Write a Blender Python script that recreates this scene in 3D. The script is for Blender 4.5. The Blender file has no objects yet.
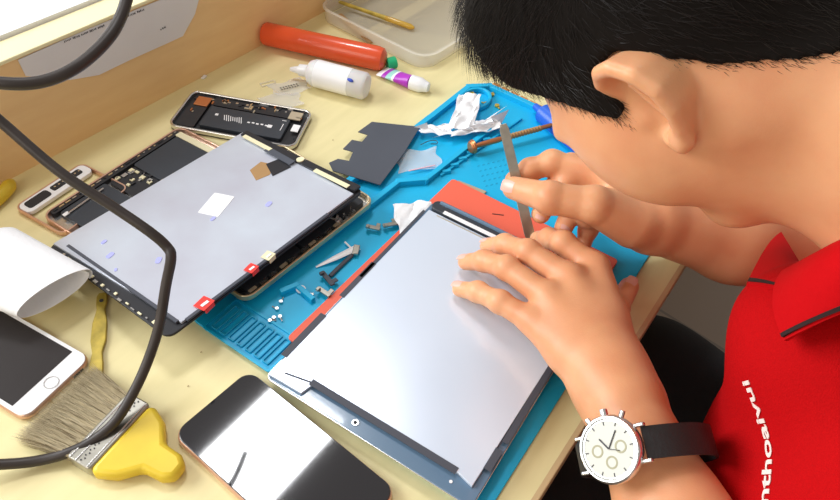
import bpy, bmesh, math, random
import numpy as np
from mathutils import Vector, Matrix
from mathutils.bvhtree import BVHTree
random.seed(7); rng = np.random.default_rng(7)
PI = math.pi
scene = bpy.context.scene
col = scene.collection

# ------------------------------------------------------------------ camera
FPX = 690.0
CH = 0.495
R = np.array([[0.58402436, 0.55840926, -0.58914738],
              [-0.80831526, 0.46663084, -0.35900155],
              [0.07444455, 0.68588247, 0.7238945]])
cd = bpy.data.cameras.new('camera'); cam = bpy.data.objects.new('camera', cd); col.objects.link(cam)
cd.sensor_fit = 'HORIZONTAL'; cd.sensor_width = 36.0; cd.lens = 36.0 * FPX / 840.0
cd.clip_start = 0.02; cd.clip_end = 50
m4 = Matrix([[*R[0], 0], [*R[1], 0], [*R[2], CH], [0, 0, 0, 1]]); cam.matrix_world = m4
scene.camera = cam

# ------------------------------------------------------------------ world, lights, exposure
w = bpy.data.worlds.new('room_light'); scene.world = w; w.use_nodes = True
w.node_tree.nodes['Background'].inputs[0].default_value = (1.0, 0.92, 0.84, 1)
w.node_tree.nodes['Background'].inputs[1].default_value = 0.34
def area(name, loc, target, sx, sy, power, color):
    l = bpy.data.lights.new(name, 'AREA'); l.shape = 'RECTANGLE'; l.size = sx; l.size_y = sy
    l.energy = power; l.color = color
    o = bpy.data.objects.new(name, l); col.objects.link(o); o.location = loc
    d = Vector(target) - Vector(loc); o.rotation_euler = d.to_track_quat('-Z', 'Y').to_euler(); return o
area('window_daylight', (-0.6, 1.9, 1.05), (0.35, 0.3, 0.0), 1.5, 1.1, 48, (0.94, 0.98, 1.0))
area('ceiling_light', (0.90, 1.16, 2.2), (0.90, 1.16, 0.0), 0.5, 0.36, 17, (0.97, 0.98, 1.0))
area('fill_light', (-1.4, 0.35, 1.1), (0.35, 0.2, 0.05), 1.0, 1.0, 8, (1.0, 0.90, 0.76))  # added warm fill, placed to brighten the hands; no real lamp stands there
scene.view_settings.view_transform = 'Standard'; scene.view_settings.look = 'None'
scene.view_settings.gamma = 1.0; scene.view_settings.use_curve_mapping = False
scene.view_settings.exposure = 0.28

# ------------------------------------------------------------------ helpers
def P(x, y, h=0.0):
    """point of the horizontal level z=h seen at photo pixel x,y"""
    q = R @ np.array([x - 420.0, 250.0 - y, -FPX]); t = -(CH - h) / q[2]
    return Vector((q[0] * t, q[1] * t, h))
def D(x, y, dep):
    q = R @ np.array([x - 420.0, 250.0 - y, -FPX]) / FPX * dep
    return Vector((q[0], q[1], q[2] + CH))

def mat(name, base, rough=0.5, metal=0.0, noise=0.0, nscale=30, bump=0.0, bscale=200, coat=0.0,
        trans=0.0, sss=0.0, alpha=1.0, stretch=None, c2=None, spec=0.5, ior=1.45, emis=None, sheen=0):
    m = bpy.data.materials.new(name); m.use_nodes = True; nt = m.node_tree; b = nt.nodes['Principled BSDF']
    b.inputs['Base Color'].default_value = (*base, 1); b.inputs['Roughness'].default_value = rough
    b.inputs['Metallic'].default_value = metal; b.inputs['Coat Weight'].default_value = coat
    b.inputs['Coat Roughness'].default_value = 0.05
    b.inputs['Transmission Weight'].default_value = trans; b.inputs['Alpha'].default_value = alpha
    b.inputs['IOR'].default_value = ior; b.inputs['Specular IOR Level'].default_value = spec
    b.inputs['Sheen Weight'].default_value = sheen
    if sss:
        b.inputs['Subsurface Weight'].default_value = sss
        b.inputs['Subsurface Radius'].default_value = (1.0, 0.35, 0.18); b.inputs['Subsurface Scale'].default_value = 0.006
    if noise or bump:
        tc = nt.nodes.new('ShaderNodeTexCoord'); mp = nt.nodes.new('ShaderNodeMapping')
        nt.links.new(tc.outputs['Object'], mp.inputs[0])
        if stretch: mp.inputs['Scale'].default_value = stretch
    if noise:
        n = nt.nodes.new('ShaderNodeTexNoise'); n.inputs['Scale'].default_value = nscale; n.inputs['Detail'].default_value = 6
        nt.links.new(mp.outputs[0], n.inputs['Vector'])
        r = nt.nodes.new('ShaderNodeValToRGB'); r.color_ramp.elements[0].position = 0.3; r.color_ramp.elements[1].position = 0.7
        k = c2 if c2 else tuple(max(0, c * (1 - noise)) for c in base)
        r.color_ramp.elements[0].color = (*k, 1); r.color_ramp.elements[1].color = (*base, 1)
        nt.links.new(n.outputs['Fac'], r.inputs[0]); nt.links.new(r.outputs[0], b.inputs['Base Color'])
    if bump:
        n2 = nt.nodes.new('ShaderNodeTexNoise'); n2.inputs['Scale'].default_value = bscale; n2.inputs['Detail'].default_value = 3
        nt.links.new(mp.outputs[0], n2.inputs['Vector'])
        bp = nt.nodes.new('ShaderNodeBump'); bp.inputs['Strength'].default_value = bump; bp.inputs['Distance'].default_value = 0.001
        nt.links.new(n2.outputs['Fac'], bp.inputs['Height']); nt.links.new(bp.outputs[0], b.inputs['Normal'])
    return m

M = {}
M['desk'] = mat('pale_plywood', (0.83, 0.73, 0.40), 0.5, noise=.1, nscale=14, stretch=(1, 5, 1), c2=(0.76, 0.67, 0.35), bump=.05, bscale=120)
M['deskedge'] = mat('plywood_edge', (0.72, 0.52, 0.28), 0.6, noise=.3, nscale=60, stretch=(.2, 1, 8))
M['board'] = mat('tan_board', (0.90, 0.63, 0.31), 0.55, noise=.1, nscale=16, stretch=(1, 1, 5), c2=(0.85, 0.57, 0.27))
M['boardedge'] = mat('pale_board_edge', (0.92, 0.84, 0.52), 0.5, noise=.05, nscale=30)
M['sill'] = mat('white_sill', (0.93, 0.95, 1.0), 0.4)
M['paper'] = mat('white_paper', (0.80, 0.79, 0.80), 0.8, noise=.05, nscale=12)
M['tissue'] = mat('soft_white_tissue', (0.90, 0.91, 0.94), 0.9, bump=.3, bscale=300)
M['ink'] = mat('dark_ink', (0.06, 0.06, 0.07), 0.7)
M['bluemat'] = mat('blue_silicone', (0.005, 0.47, 0.80), 0.42, noise=.08, nscale=8, c2=(0.005, 0.42, 0.74))
M['bluedeep'] = mat('blue_silicone_recess', (0.01, 0.36, 0.62), 0.5)
M['redpad'] = mat('red_orange_silicone', (0.85, 0.14, 0.08), 0.5)
M['sheet'] = mat('pearly_reflector_sheet', (0.66, 0.72, 0.82), 0.28, metal=.35, noise=.06, nscale=11, c2=(0.55, 0.55, 0.64))
M['sheet2'] = mat('white_reflector_sheet', (0.74, 0.83, 0.97), 0.25, metal=.3, noise=.04, nscale=6, c2=(0.69, 0.78, 0.92))
M['black'] = mat('matte_black', (0.014, 0.014, 0.018), 0.5)
M['tape'] = mat('dark_grey_tape', (0.06, 0.065, 0.085), 0.55)
M['bezel'] = mat('dark_blue_grey_glass_back', (0.12, 0.20, 0.30), 0.2, coat=.5)
M['batt'] = mat('charcoal_battery', (0.035, 0.042, 0.055), 0.45, noise=.2, nscale=25, bump=.05)
M['graph'] = mat('dark_graphite_sheet', (0.075, 0.085, 0.11), 0.5, noise=.1, nscale=20)
M['gold'] = mat('champagne_gold_metal', (0.80, 0.64, 0.40), 0.3, metal=.8)
M['silver'] = mat('silver_metal', (0.72, 0.72, 0.72), 0.25, metal=.95)
M['steel'] = mat('worn_steel', (0.50, 0.48, 0.42), 0.3, metal=.9, noise=.3, nscale=80)
M['copper'] = mat('copper', (0.62, 0.24, 0.10), 0.35, metal=.8)
M['copflex'] = mat('orange_copper_flex', (0.72, 0.34, 0.10), 0.4, metal=.3)
M['chip'] = mat('tan_component', (0.50, 0.42, 0.30), 0.5, metal=.3)
M['white'] = mat('white_plastic', (0.88, 0.88, 0.90), 0.3)
M['glassblk'] = mat('black_glass', (0.008, 0.008, 0.012), 0.04, coat=1.0, spec=.8)
M['screen'] = mat('dark_screen_glass', (0.035, 0.03, 0.03), 0.3, spec=.3)
M['rose'] = mat('rose_gold_metal', (0.78, 0.50, 0.38), 0.3, metal=.8)
M['tube'] = mat('orange_red_plastic', (0.82, 0.10, 0.03), 0.25, coat=.3, noise=.25, nscale=9)
M['clear'] = mat('clear_film', (0.93, 0.93, 0.92), 0.12, alpha=.30)
M['traymat'] = mat('frosted_tray_plastic', (0.90, 0.86, 0.76), 0.3, alpha=.38)
M['bottle'] = mat('milky_plastic', (0.90, 0.90, 0.92), 0.3, alpha=.75, sss=.1)
M['blueink'] = mat('blue_mark', (0.03, 0.08, 0.50), 0.5)
M['lilac'] = mat('violet_stamp_ink', (0.40, 0.42, 0.78), 0.6)
M['green'] = mat('green_plastic', (0.02, 0.58, 0.25), 0.35)
M['purple'] = mat('purple_print', (0.42, 0.04, 0.52), 0.3)
M['mint'] = mat('mint_print', (0.35, 0.68, 0.62), 0.4)
M['blue'] = mat('royal_blue_plastic', (0.02, 0.12, 0.62), 0.35)
M['redtape'] = mat('red_tab', (0.85, 0.05, 0.04), 0.4)
M['cream'] = mat('cream_tab', (0.80, 0.74, 0.50), 0.5)
M['bluetape'] = mat('blue_tape', (0.02, 0.25, 0.55), 0.5)
M['yellow'] = mat('yellow_handle_plastic', (0.80, 0.58, 0.04), 0.4, noise=.15, nscale=40)
M['brass'] = mat('worn_yellow_tool', (0.74, 0.56, 0.10), 0.45, metal=.2, noise=.5, nscale=70)
M['bristle'] = mat('straw_bristle', (0.56, 0.48, 0.32), 0.7)
M['bristle2'] = mat('dark_straw_bristle', (0.26, 0.20, 0.12), 0.8)
M['brown'] = mat('brown_wood_stick', (0.38, 0.22, 0.09), 0.6)
M['amber'] = mat('amber_plastic', (0.85, 0.55, 0.08), 0.15, trans=.4)
M['cable'] = mat('dark_brown_rubber', (0.045, 0.035, 0.032), 0.45, noise=.3, nscale=60)
M['floor'] = None
M['skin'] = mat('skin', (0.79, 0.41, 0.215), 0.45, noise=.12, nscale=22, c2=(0.71, 0.31, 0.155), sss=.25, bump=.10, bscale=700)
M['nail'] = mat('fingernail', (0.80, 0.46, 0.38), 0.25)
M['hair'] = mat('black_hair', (0.012, 0.009, 0.008), 0.5, spec=.4)
M['scalp'] = mat('hair_undercoat', (0.010, 0.008, 0.007), 0.9, spec=.1)
M['polo'] = mat('red_knit', (0.47, 0.002, 0.004), 0.85, noise=.06, nscale=300, bump=.6, bscale=900, spec=.12)
M['collar'] = mat('red_rib_knit', (0.50, 0.002, 0.005), 0.85, bump=.3, bscale=300, spec=.12)
M['stripe'] = mat('black_knit', (0.02, 0.005, 0.006), 0.8)
M['embro'] = mat('white_thread', (0.88, 0.72, 0.68), 0.7)
M['trouser'] = mat('black_cloth', (0.012, 0.013, 0.016), 0.9, bump=.4, bscale=700)
M['leather'] = mat('black_leather', (0.018, 0.017, 0.018), 0.5, bump=.4, bscale=500)
M['dial'] = mat('white_dial', (0.60, 0.60, 0.54), 0.35)
M['dialgrey'] = mat('cream_subdial', (0.36, 0.34, 0.22), 0.4)
M['crystal'] = mat('watch_crystal', (1, 1, 1), 0.02, alpha=.12)

def link(o, parent=None):
    col.objects.link(o)
    if parent is not None: o.parent = parent
    return o
def obj(name, bm, m, parent=None, smooth=True, bev=0, seg=2):
    me = bpy.data.meshes.new(name)
    bmesh.ops.recalc_face_normals(bm, faces=bm.faces[:])
    bm.to_mesh(me); bm.free()
    for mm in (m if isinstance(m, list) else [m]): me.materials.append(mm)
    o = bpy.data.objects.new(name, me); link(o, parent)
    if smooth:
        me.polygons.foreach_set('use_smooth', [True] * len(me.polygons))
        try: me.set_sharp_from_angle(angle=math.radians(38))
        except Exception: pass
    if bev:
        b = o.modifiers.new('bevel', 'BEVEL'); b.width = bev; b.segments = seg; b.limit_method = 'ANGLE'; b.angle_limit = math.radians(40)
    return o
def tag(o, label=None, cat=None, group=None, kind=None):
    if label: o['label'] = label
    if cat: o['category'] = cat
    if group: o['group'] = group
    if kind: o['kind'] = kind
    return o
def thing(name, label, cat, loc=(0, 0, 0), rz=0, group=None, mw=None):
    o = bpy.data.objects.new(name, None); o.empty_display_size = .01; col.objects.link(o)
    if mw is not None:
        o.location = mw.to_translation(); o.rotation_euler = mw.to_euler()
    else:
        o.location = loc; o.rotation_euler = (0, 0, rz)
    return tag(o, label, cat, group)
def setloc(o, loc, rz=0):
    o.location = loc; o.rotation_euler = (0, 0, rz); return o
def B(): return bmesh.new()
def box(bm, c, s, rz=0, mtx=None):
    r = bmesh.ops.create_cube(bm, size=1)
    X = Matrix.Translation(c) @ Matrix.Rotation(rz, 4, 'Z') @ Matrix.Diagonal((*s, 1))
    if mtx is not None: X = mtx @ X
    bmesh.ops.transform(bm, matrix=X, verts=r['verts']); return r['verts']
def cyl(bm, a, b, r1, r2=None, n=20, cap=True):
    a = Vector(a); b = Vector(b); r2 = r1 if r2 is None else r2
    d = b - a
    r = bmesh.ops.create_cone(bm, cap_ends=cap, segments=n, radius1=r1, radius2=r2, depth=d.length)
    X = Matrix.Translation((a + b) / 2) @ d.to_track_quat('Z', 'Y').to_matrix().to_4x4()
    bmesh.ops.transform(bm, matrix=X, verts=r['verts']); return r['verts']
def sph(bm, c, s, n=16):
    r = bmesh.ops.create_uvsphere(bm, u_segments=n, v_segments=n // 2, radius=1)
    if isinstance(s, (int, float)): s = (s, s, s)
    bmesh.ops.transform(bm, matrix=Matrix.Translation(c) @ Matrix.Diagonal((*s, 1)), verts=r['verts']); return r['verts']
def prism(bm, pts, z0, z1):
    vb = [bm.verts.new((p[0], p[1], z0)) for p in pts]; vt = [bm.verts.new((p[0], p[1], z1)) for p in pts]
    n = len(pts)
    bm.faces.new(vb[::-1]); bm.faces.new(vt)
    for i in range(n): bm.faces.new((vb[i], vb[(i + 1) % n], vt[(i + 1) % n], vt[i]))
def rrect(w, h, r, n=6, cx=0, cy=0):
    o = []
    for k, (sx, sy) in enumerate(((1, 1), (-1, 1), (-1, -1), (1, -1))):
        for i in range(n + 1):
            a = PI / 2 * (k + i / n); o.append((cx + sx * (w / 2 - r) + r * math.cos(a), cy + sy * (h / 2 - r) + r * math.sin(a)))
    return o
def ring(bm, outer, inner, z0, z1):
    n = len(outer); L = [[bm.verts.new((p[0], p[1], z)) for p in q] for q in (outer, inner) for z in (z0, z1)]
    o0, o1, i0, i1 = L
    for i in range(n):
        j = (i + 1) % n
        bm.faces.new((o0[i], o0[j], o1[j], o1[i])); bm.faces.new((i0[j], i0[i], i1[i], i1[j]))
        bm.faces.new((o1[i], o1[j], i1[j], i1[i])); bm.faces.new((o0[j], o0[i], i0[i], i0[j]))
def crom(pts, n=10):
    pts = [Vector(p) for p in pts]; out = []
    q = [pts[0] * 2 - pts[1]] + pts + [pts[-1] * 2 - pts[-2]]
    for i in range(1, len(q) - 2):
        for k in range(n):
            t = k / n; a, b, c, d = q[i - 1], q[i], q[i + 1], q[i + 2]
            out.append(0.5 * ((2 * b) + (c - a) * t + (2 * a - 5 * b + 4 * c - d) * t * t + (3 * b - a - 3 * c + d) * t ** 3))
    out.append(pts[-1]); return out
def tube(bm, pts, r, n=12, cap=True, flat=1.0):
    pts = [Vector(p) for p in pts]; rings = []
    up = Vector((0, 0, 1)); prev = None
    for i, p in enumerate(pts):
        t = (pts[min(i + 1, len(pts) - 1)] - pts[max(i - 1, 0)]).normalized()
        if prev is None: prev = t.cross(up if abs(t.z) < .9 else Vector((1, 0, 0))).normalized()
        s = (prev - t * prev.dot(t)).normalized(); prev = s; u = s.cross(t)
        rr = r[i] if isinstance(r, (list, tuple)) else r
        rings.append([bm.verts.new(p + s * math.cos(2 * PI * k / n) * rr + u * math.sin(2 * PI * k / n) * rr * flat) for k in range(n)])
    for a, b in zip(rings, rings[1:]):
        for k in range(n): bm.faces.new((a[k], a[(k + 1) % n], b[(k + 1) % n], b[k]))
    if cap: bm.faces.new(rings[0][::-1]); bm.faces.new(rings[-1])
def grid_sheet(fn, nu, nv, thick=0.0004):
    """thin sheet from fn(u,v)->point, given thickness"""
    bm = B(); V = [[bm.verts.new(fn(i / nu, j / nv)) for j in range(nv + 1)] for i in range(nu + 1)]
    for i in range(nu):
        for j in range(nv): bm.faces.new((V[i][j], V[i + 1][j], V[i + 1][j + 1], V[i][j + 1]))
    bmesh.ops.recalc_face_normals(bm, faces=bm.faces[:])
    bmesh.ops.solidify(bm, geom=bm.faces[:], thickness=thick); return bm
def frame4(o, x, z):
    """matrix with origin o, x axis, z axis hint"""
    x = Vector(x).normalized(); z = Vector(z); y = z.cross(x).normalized(); z = x.cross(y)
    return Matrix(((x.x, y.x, z.x, o[0]), (x.y, y.y, z.y, o[1]), (x.z, y.z, z.z, o[2]), (0, 0, 0, 1)))

# ------------------------------------------------------------------ smooth solid mesher (surface nets)
def cone_(a, b, ra, rb, k=.006): return ('c', np.array(a, float), np.array(b, float), ra, rb, k)
def ell_(c, rad, A=None, k=.01, cut=False):
    return ('x' if cut else 'e', np.array(c, float), np.array(rad, float), np.eye(3) if A is None else np.array(A, float), k)
def pd(pr, p):
    if pr[0] == 'c':
        _, a, b, ra, rb, k = pr; ab = b - a; L = max(ab @ ab, 1e-12)
        t = np.clip(((p - a) @ ab) / L, 0, 1); return np.linalg.norm(p - a - t[:, None] * ab, axis=1) - (ra + (rb - ra) * t)
    _, c, r, A, k = pr; q = (p - c) @ A.T
    k0 = np.linalg.norm(q / r, axis=1); k1 = np.linalg.norm(q / (r * r), axis=1) + 1e-9
    return k0 * (k0 - 1) / k1
def pbound(pr):
    if pr[0] == 'c': return (pr[1] + pr[2]) / 2, np.linalg.norm(pr[1] - pr[2]) / 2 + max(pr[3], pr[4]), pr[5]
    return pr[1], pr[2].max(), pr[4]
def field(comps, p, rad=None, cen=None, extra=None):
    d = np.full(len(p), 1.0)
    for comp in comps:
        dc = None
        for pr in comp:
            c, r, k = pbound(pr)
            if cen is not None and np.linalg.norm(c - cen) > r + rad + k * 1.5 + .004: continue
            e = pd(pr, p)
            if pr[0] == 'x':
                if dc is not None:
                    h = np.clip(.5 - .5 * (dc + e) / k, 0, 1); dc = dc * (1 - h) - e * h + k * h * (1 - h)
                continue
            if dc is None: dc = e
            else:
                h = np.clip(.5 + .5 * (dc - e) / k, 0, 1); dc = dc * (1 - h) + e * h - k * h * (1 - h)
        if dc is not None: d = np.minimum(d, dc)
    if extra is not None: d = extra(p, d)
    return d
def nets(comps, vox, extra=None, NB=14):
    lo = np.full(3, 1e9); hi = -lo
    for comp in comps:
        for pr in comp:
            if pr[0] == 'x': continue
            c, r, k = pbound(pr); lo = np.minimum(lo, c - r - .01); hi = np.maximum(hi, c + r + .01)
    bs = NB * vox; nb = np.ceil((hi - lo) / bs).astype(int) + 1
    g = np.stack(np.meshgrid(*[np.arange(n) for n in nb], indexing='ij'), -1).reshape(-1, 3)
    cen = lo + (g + .5) * bs
    dd = field(comps, cen)
    g = g[np.abs(dd) < bs * .866 * 1.6 + .012]
    ax = np.arange(-1, NB + 1); loc = np.stack(np.meshgrid(ax, ax, ax, indexing='ij'), -1)
    S = NB + 2; keysV = []; posV = []; quads = []
    OFF = 1 << 20
    def key(ijk): return ((ijk[..., 0] + 4).astype(np.int64) * OFF + (ijk[..., 1] + 4)) * OFF + (ijk[..., 2] + 4)
    for b in g:
        idx = loc + b * NB; p = (lo + idx * vox).reshape(-1, 3)
        v = field(comps, p, bs * 1.0, lo + (b + .5) * bs, extra).reshape(S, S, S)
        s = v < 0
        if s.all() or not s.any(): continue
        n = S - 1; acc = np.zeros((n, n, n, 3)); cnt = np.zeros((n, n, n))
        for a in range(3):
            sl0 = [slice(None)] * 3; sl1 = [slice(None)] * 3; sl0[a] = slice(0, S - 1); sl1[a] = slice(1, S)
            v0 = v[tuple(sl0)]; v1 = v[tuple(sl1)]; cr = (v0 < 0) != (v1 < 0)
            t = np.where(cr, v0 / np.where(cr, v0 - v1, 1), 0)
            oth = [x for x in range(3) if x != a]
            for o1 in (0, 1):
                for o2 in (0, 1):
                    ss = [slice(None)] * 3; ss[oth[0]] = slice(o1, o1 + n); ss[oth[1]] = slice(o2, o2 + n)
                    c_ = cr[tuple(ss)]; t_ = t[tuple(ss)]
                    off = np.zeros(3); off[oth[0]] = o1; off[oth[1]] = o2
                    acc += c_[..., None] * off; acc[..., a] += c_ * t_; cnt += c_
            # quads for owned edges
            ob = np.zeros((S, S, S), bool); o_ = [slice(1, NB + 1)] * 3; e = cr[tuple(slice(1, NB + 1) for _ in range(3))]
            I = np.argwhere(e) + 1
            if len(I):
                neg = v[I[:, 0], I[:, 1], I[:, 2]] < 0
                u_, w_ = (a + 1) % 3, (a + 2) % 3
                du = np.zeros(3, int); du[u_] = 1; dw = np.zeros(3, int); dw[w_] = 1
                base = I - 1 + b * NB
                q = np.stack([key(base - du - dw), key(base - dw), key(base), key(base - du)], 1)
                q[~neg] = q[~neg][:, ::-1]; quads.append(q)
        act = np.argwhere(cnt > 0)
        pos = lo + (act - 1 + b * NB + acc[act[:, 0], act[:, 1], act[:, 2]] / cnt[act[:, 0], act[:, 1], act[:, 2]][:, None]) * vox
        keysV.append(key(act - 1 + b * NB)); posV.append(pos)
    K = np.concatenate(keysV); V = np.concatenate(posV); Q = np.concatenate(quads)
    uk, ui = np.unique(K, return_index=True); V = V[ui]
    qi = np.searchsorted(uk, Q); qi[qi >= len(uk)] = 0
    ok = (uk[qi] == Q).all(1); qi = qi[ok]
    used = np.unique(qi); remap = np.zeros(len(uk), int); remap[used] = np.arange(len(used))
    return V[used], remap[qi]
def relax(V, Q, it=2, lam=.5):
    E = np.concatenate([Q[:, [0, 1]], Q[:, [1, 2]], Q[:, [2, 3]], Q[:, [3, 0]]])
    for _ in range(it):
        for l in (lam, -lam * 1.03):
            s = np.zeros_like(V); c = np.zeros(len(V))
            for a, b in ((0, 1), (1, 0)):
                for k in range(3): s[:, k] += np.bincount(E[:, a], V[E[:, b], k], len(V))
                c += np.bincount(E[:, a], minlength=len(V))
            V = V + l * (s / c[:, None] - V)
    return V
def solid(name, comps, vox, m, parent=None, extra=None, it=3):
    V, Q = nets(comps, vox, extra); V = relax(V, Q, it)
    me = bpy.data.meshes.new(name); me.from_pydata(V.tolist(), [], Q.tolist()); me.materials.append(m)
    me.polygons.foreach_set('use_smooth', [True] * len(me.polygons)); me.update()
    o = bpy.data.objects.new(name, me); link(o, parent); return o, V, Q

# =================================================================== SETTING
def floor_mat():
    m = bpy.data.materials.new('grey_floor_tiles'); m.use_nodes = True; nt = m.node_tree; b = nt.nodes['Principled BSDF']
    tc = nt.nodes.new('ShaderNodeTexCoord'); br = nt.nodes.new('ShaderNodeTexBrick'); mp = nt.nodes.new('ShaderNodeMapping')
    mp.inputs['Rotation'].default_value = (0, 0, .1)
    nt.links.new(tc.outputs['Object'], mp.inputs[0]); nt.links.new(mp.outputs[0], br.inputs[0])
    br.offset = 0; br.inputs['Scale'].default_value = 1; br.inputs['Brick Width'].default_value = .4; br.inputs['Row Height'].default_value = .4
    br.inputs['Mortar Size'].default_value = .004
    br.inputs['Color1'].default_value = (.27, .21, .165, 1); br.inputs['Color2'].default_value = (.25, .195, .155, 1); br.inputs['Mortar'].default_value = (.17, .14, .12, 1)
    nt.links.new(br.outputs[0], b.inputs['Base Color']); b.inputs['Roughness'].default_value = .35; return m
M['floor'] = floor_mat()
bm = B(); box(bm, (.8, 0, -.755), (4.4, 4, .03)); tag(obj('floor', bm, M['floor'], smooth=False), kind='structure')
WY = .629
bm = B(); box(bm, (.7, WY + .011, -.32 + .118 / 2), (2.6, .022, .118 + .64))
tag(obj('wall_back', bm, M['board'], smooth=False), kind='structure')
bm = B(); box(bm, (.7, WY + .0145, .1195), (2.6, .033, .004), )
tag(obj('trim_1', bm, M['boardedge'], smooth=False, bev=.001), kind='structure')
bm = B(); box(bm, (.7, WY + .033 + .3, .1185), (2.6, .60, .014))
tag(obj('window_1', bm, M['sill'], smooth=False), kind='structure')

desk = thing('workbench', 'pale plywood workbench top with light front edge under all the tools', 'desk', (.7, .33, 0))
bm = B(); box(bm, (0, 0, -.009), (2.2, .598, .018)); obj('tabletop', bm, M['desk'], desk, smooth=False)
bm = B(); box(bm, (0, -.301, -.0125), (2.2, .006, .025)); obj('edge_band', bm, M['deskedge'], desk, smooth=False, bev=.001)
for sx, sy in ((-1, 1), (1, 1), (-1, -1), (1, -1)):
    bm = B(); box(bm, (sx * 1.0, sy * .26, -.379), (.05, .05, .722)); obj('leg', bm, M['deskedge'], desk, smooth=False, bev=.002)

# torn paper taped to the board, hanging against it
def wallp(px, py, off=0.0):
    q = R @ np.array([px - 420.0, 250.0 - py, -FPX]); t = (WY - off) / q[1]; return Vector((q[0] * t, WY - off, q[2] * t + CH))
out = [(18, 60), (26, 76), (70, 80), (99, 75), (130, 60), (168, 43), (183, 36), (195, 14), (204, -22), (160, 0), (90, 25)]
pp = thing('notice_sheet', 'torn white printed sheet taped on the tan board below the sill', 'paper', (.36, WY, .09))
bm = B(); pts = [wallp(*q, .0012) for q in out]
pts = [Vector((p.x - .36, -.0012, min(p.z, .117) - .09)) for p in pts]
f1 = [bm.verts.new(p) for p in pts]; f0 = [bm.verts.new(p + Vector((0, .0006, 0))) for p in pts]
bm.faces.new(f1); bm.faces.new(f0[::-1])
for i in range(len(pts)):
    j = (i + 1) % len(pts); bm.faces.new((f1[i], f0[i], f0[j], f1[j]))
obj('sheet', bm, M['paper'], pp, smooth=False)
def inkline(a, b, n, hgt):
    bm = B()
    a = wallp(*a, .0016); b = wallp(*b, .0016)
    for i in range(n):
        if i % 6 == 5: continue
        c = a.lerp(b, (i + .5) / n); wd = (b - a).length / n * random.uniform(.35, .75)
        box(bm, (c.x - .36, -.0015, c.z - .09 + random.uniform(-.0002, .0004)), (wd, .0002, hgt * random.uniform(.6, 1)))
    obj('printed_line', bm, M['ink'], pp, smooth=False)
inkline((64, 42), (106, 25), 30, .0022); inkline((128, 16), (146, 9), 12, .0022); inkline((160, 30), (166, 27), 3, .002)

# =================================================================== BLUE MAT
MX0, MX1, MY0, MY1 = .209, .692, .058, .362
mtroot = thing('repair_mat', 'bright blue silicone soldering mat with raised compartments', 'repair mat', ((MX0 + MX1) / 2, (MY0 + MY1) / 2, 0))
cxm, cym = (MX0 + MX1) / 2, (MY0 + MY1) / 2
MR = .028; mtroot.rotation_euler = (0, 0, MR)
def ml(p):
    x, y = p[0] - cxm, p[1] - cym; return (x * math.cos(MR) + y * math.sin(MR), -x * math.sin(MR) + y * math.cos(MR))
bm = B(); prism(bm, rrect(MX1 - MX0, MY1 - MY0, .012), 0, .003); obj('base_sheet', bm, M['bluemat'], mtroot, bev=.0006)
def rib(pts, wdt=.005, h=.0085, name='ridge', closed=False):
    bm = B(); q = [Vector((*ml(p), 0)) for p in pts]
    if closed: q.append(q[0])
    for i_, (a, b) in enumerate(zip(q, q[1:])):
        d = b - a; c = (a + b) / 2; hh_ = h - .003 - .0004 * (i_ % 2)
        box(bm, (c.x, c.y, .0028 + hh_ / 2), (d.length + wdt * .9, wdt, hh_), math.atan2(d.y, d.x))
    return obj(name, bm, M['bluemat'], mtroot, bev=.0004)
rib([P(262, 292), P(360, 217), P(398, 187), P(425, 185), P(497, 128)], .006, .010)
rib([P(283, 296), P(297, 290), P(312, 303)], .005, .009)
rib([(MX0 + .04, MY1 - .004), P(428, 124, 0), P(468, 92, 0), (MX1 - .004, MY1 - .02), (MX1 - .004, MY0 + .02)], .007, .010, 'rim')
rib([P(441, 178), P(520, 122)], .003, .006)
# slots
bm = B()
for i in range(7):
    a = P(216 + i * 7.2, 337 + i * 5.5); 
    c0 = Vector((.2155 , .333 - i * .0098, 0)); o_ = rrect(.030, .0072, .001, 2, c0.x + .012 - cxm, c0.y - cym); i_ = rrect(.0275, .0047, .0008, 2, c0.x + .012 - cxm, c0.y - cym)
    ring(bm, o_, i_, .003, .0048)
obj('slot_row', bm, M['bluedeep'], mtroot, bev=.0003)
bm = B(); ring(bm, rrect(.042, .078, .003, 4, .2285 - cxm, .3035 - cym), rrect(.037, .074, .002, 4, .2285 - cxm, .3035 - cym), .003, .0042); obj('slot_border', bm, M['bluemat'], mtroot)
# teeth along ridge, measuring marks
bm = B()
for i in range(6):
    c = P(446 + i * 8, 175 - i * 6.4); box(bm, (*ml(c), .005), (.004, .010, .004), .9)
obj('teeth', bm, M['bluemat'], mtroot, bev=.0005)
bm = B()
for r_ in range(5):
    for k in range(7):
        c = P(478 + k * 5 + r_ * 2, 168 - k * 1.2 + r_ * 5); box(bm, (*ml(c), .0032), (.0028, .0009, .0003), -.1)
obj('embossed_text', bm, M['bluedeep'], mtroot, smooth=False)
# round screw dish in far corner with small screws
dc = P(480, 102, .003)
bm = B(); n = 28
ring(bm, [(dc.x - cxm + .026 * math.cos(2 * PI * i / n), dc.y - cym + .019 * math.sin(2 * PI * i / n)) for i in range(n)], [(dc.x - cxm + .022 * math.cos(2 * PI * i / n), dc.y - cym + .015 * math.sin(2 * PI * i / n)) for i in range(n)], .003, .009)
obj('screw_dish', bm, M['bluemat'], mtroot, bev=.0008)

# red pad beneath the front tablet
pa, pb, pc = P(280, 337, .003), P(455, 182, .003), P(632, 268, .003)
rl = thing('silicone_pad', 'red-orange flat pad lying on the blue mat under the front display', 'pad', (.377, .176, .0034), .03)
bm = B(); prism(bm, rrect(.268, .196, .004), 0, .003); obj('pad_sheet', bm, M['redpad'], rl, bev=.0005)
bm = B(); box(bm, (.115, .03, .0032), (.001, .012, .0004), .5); obj('cut_mark', bm, M['black'], rl, smooth=False)

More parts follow.
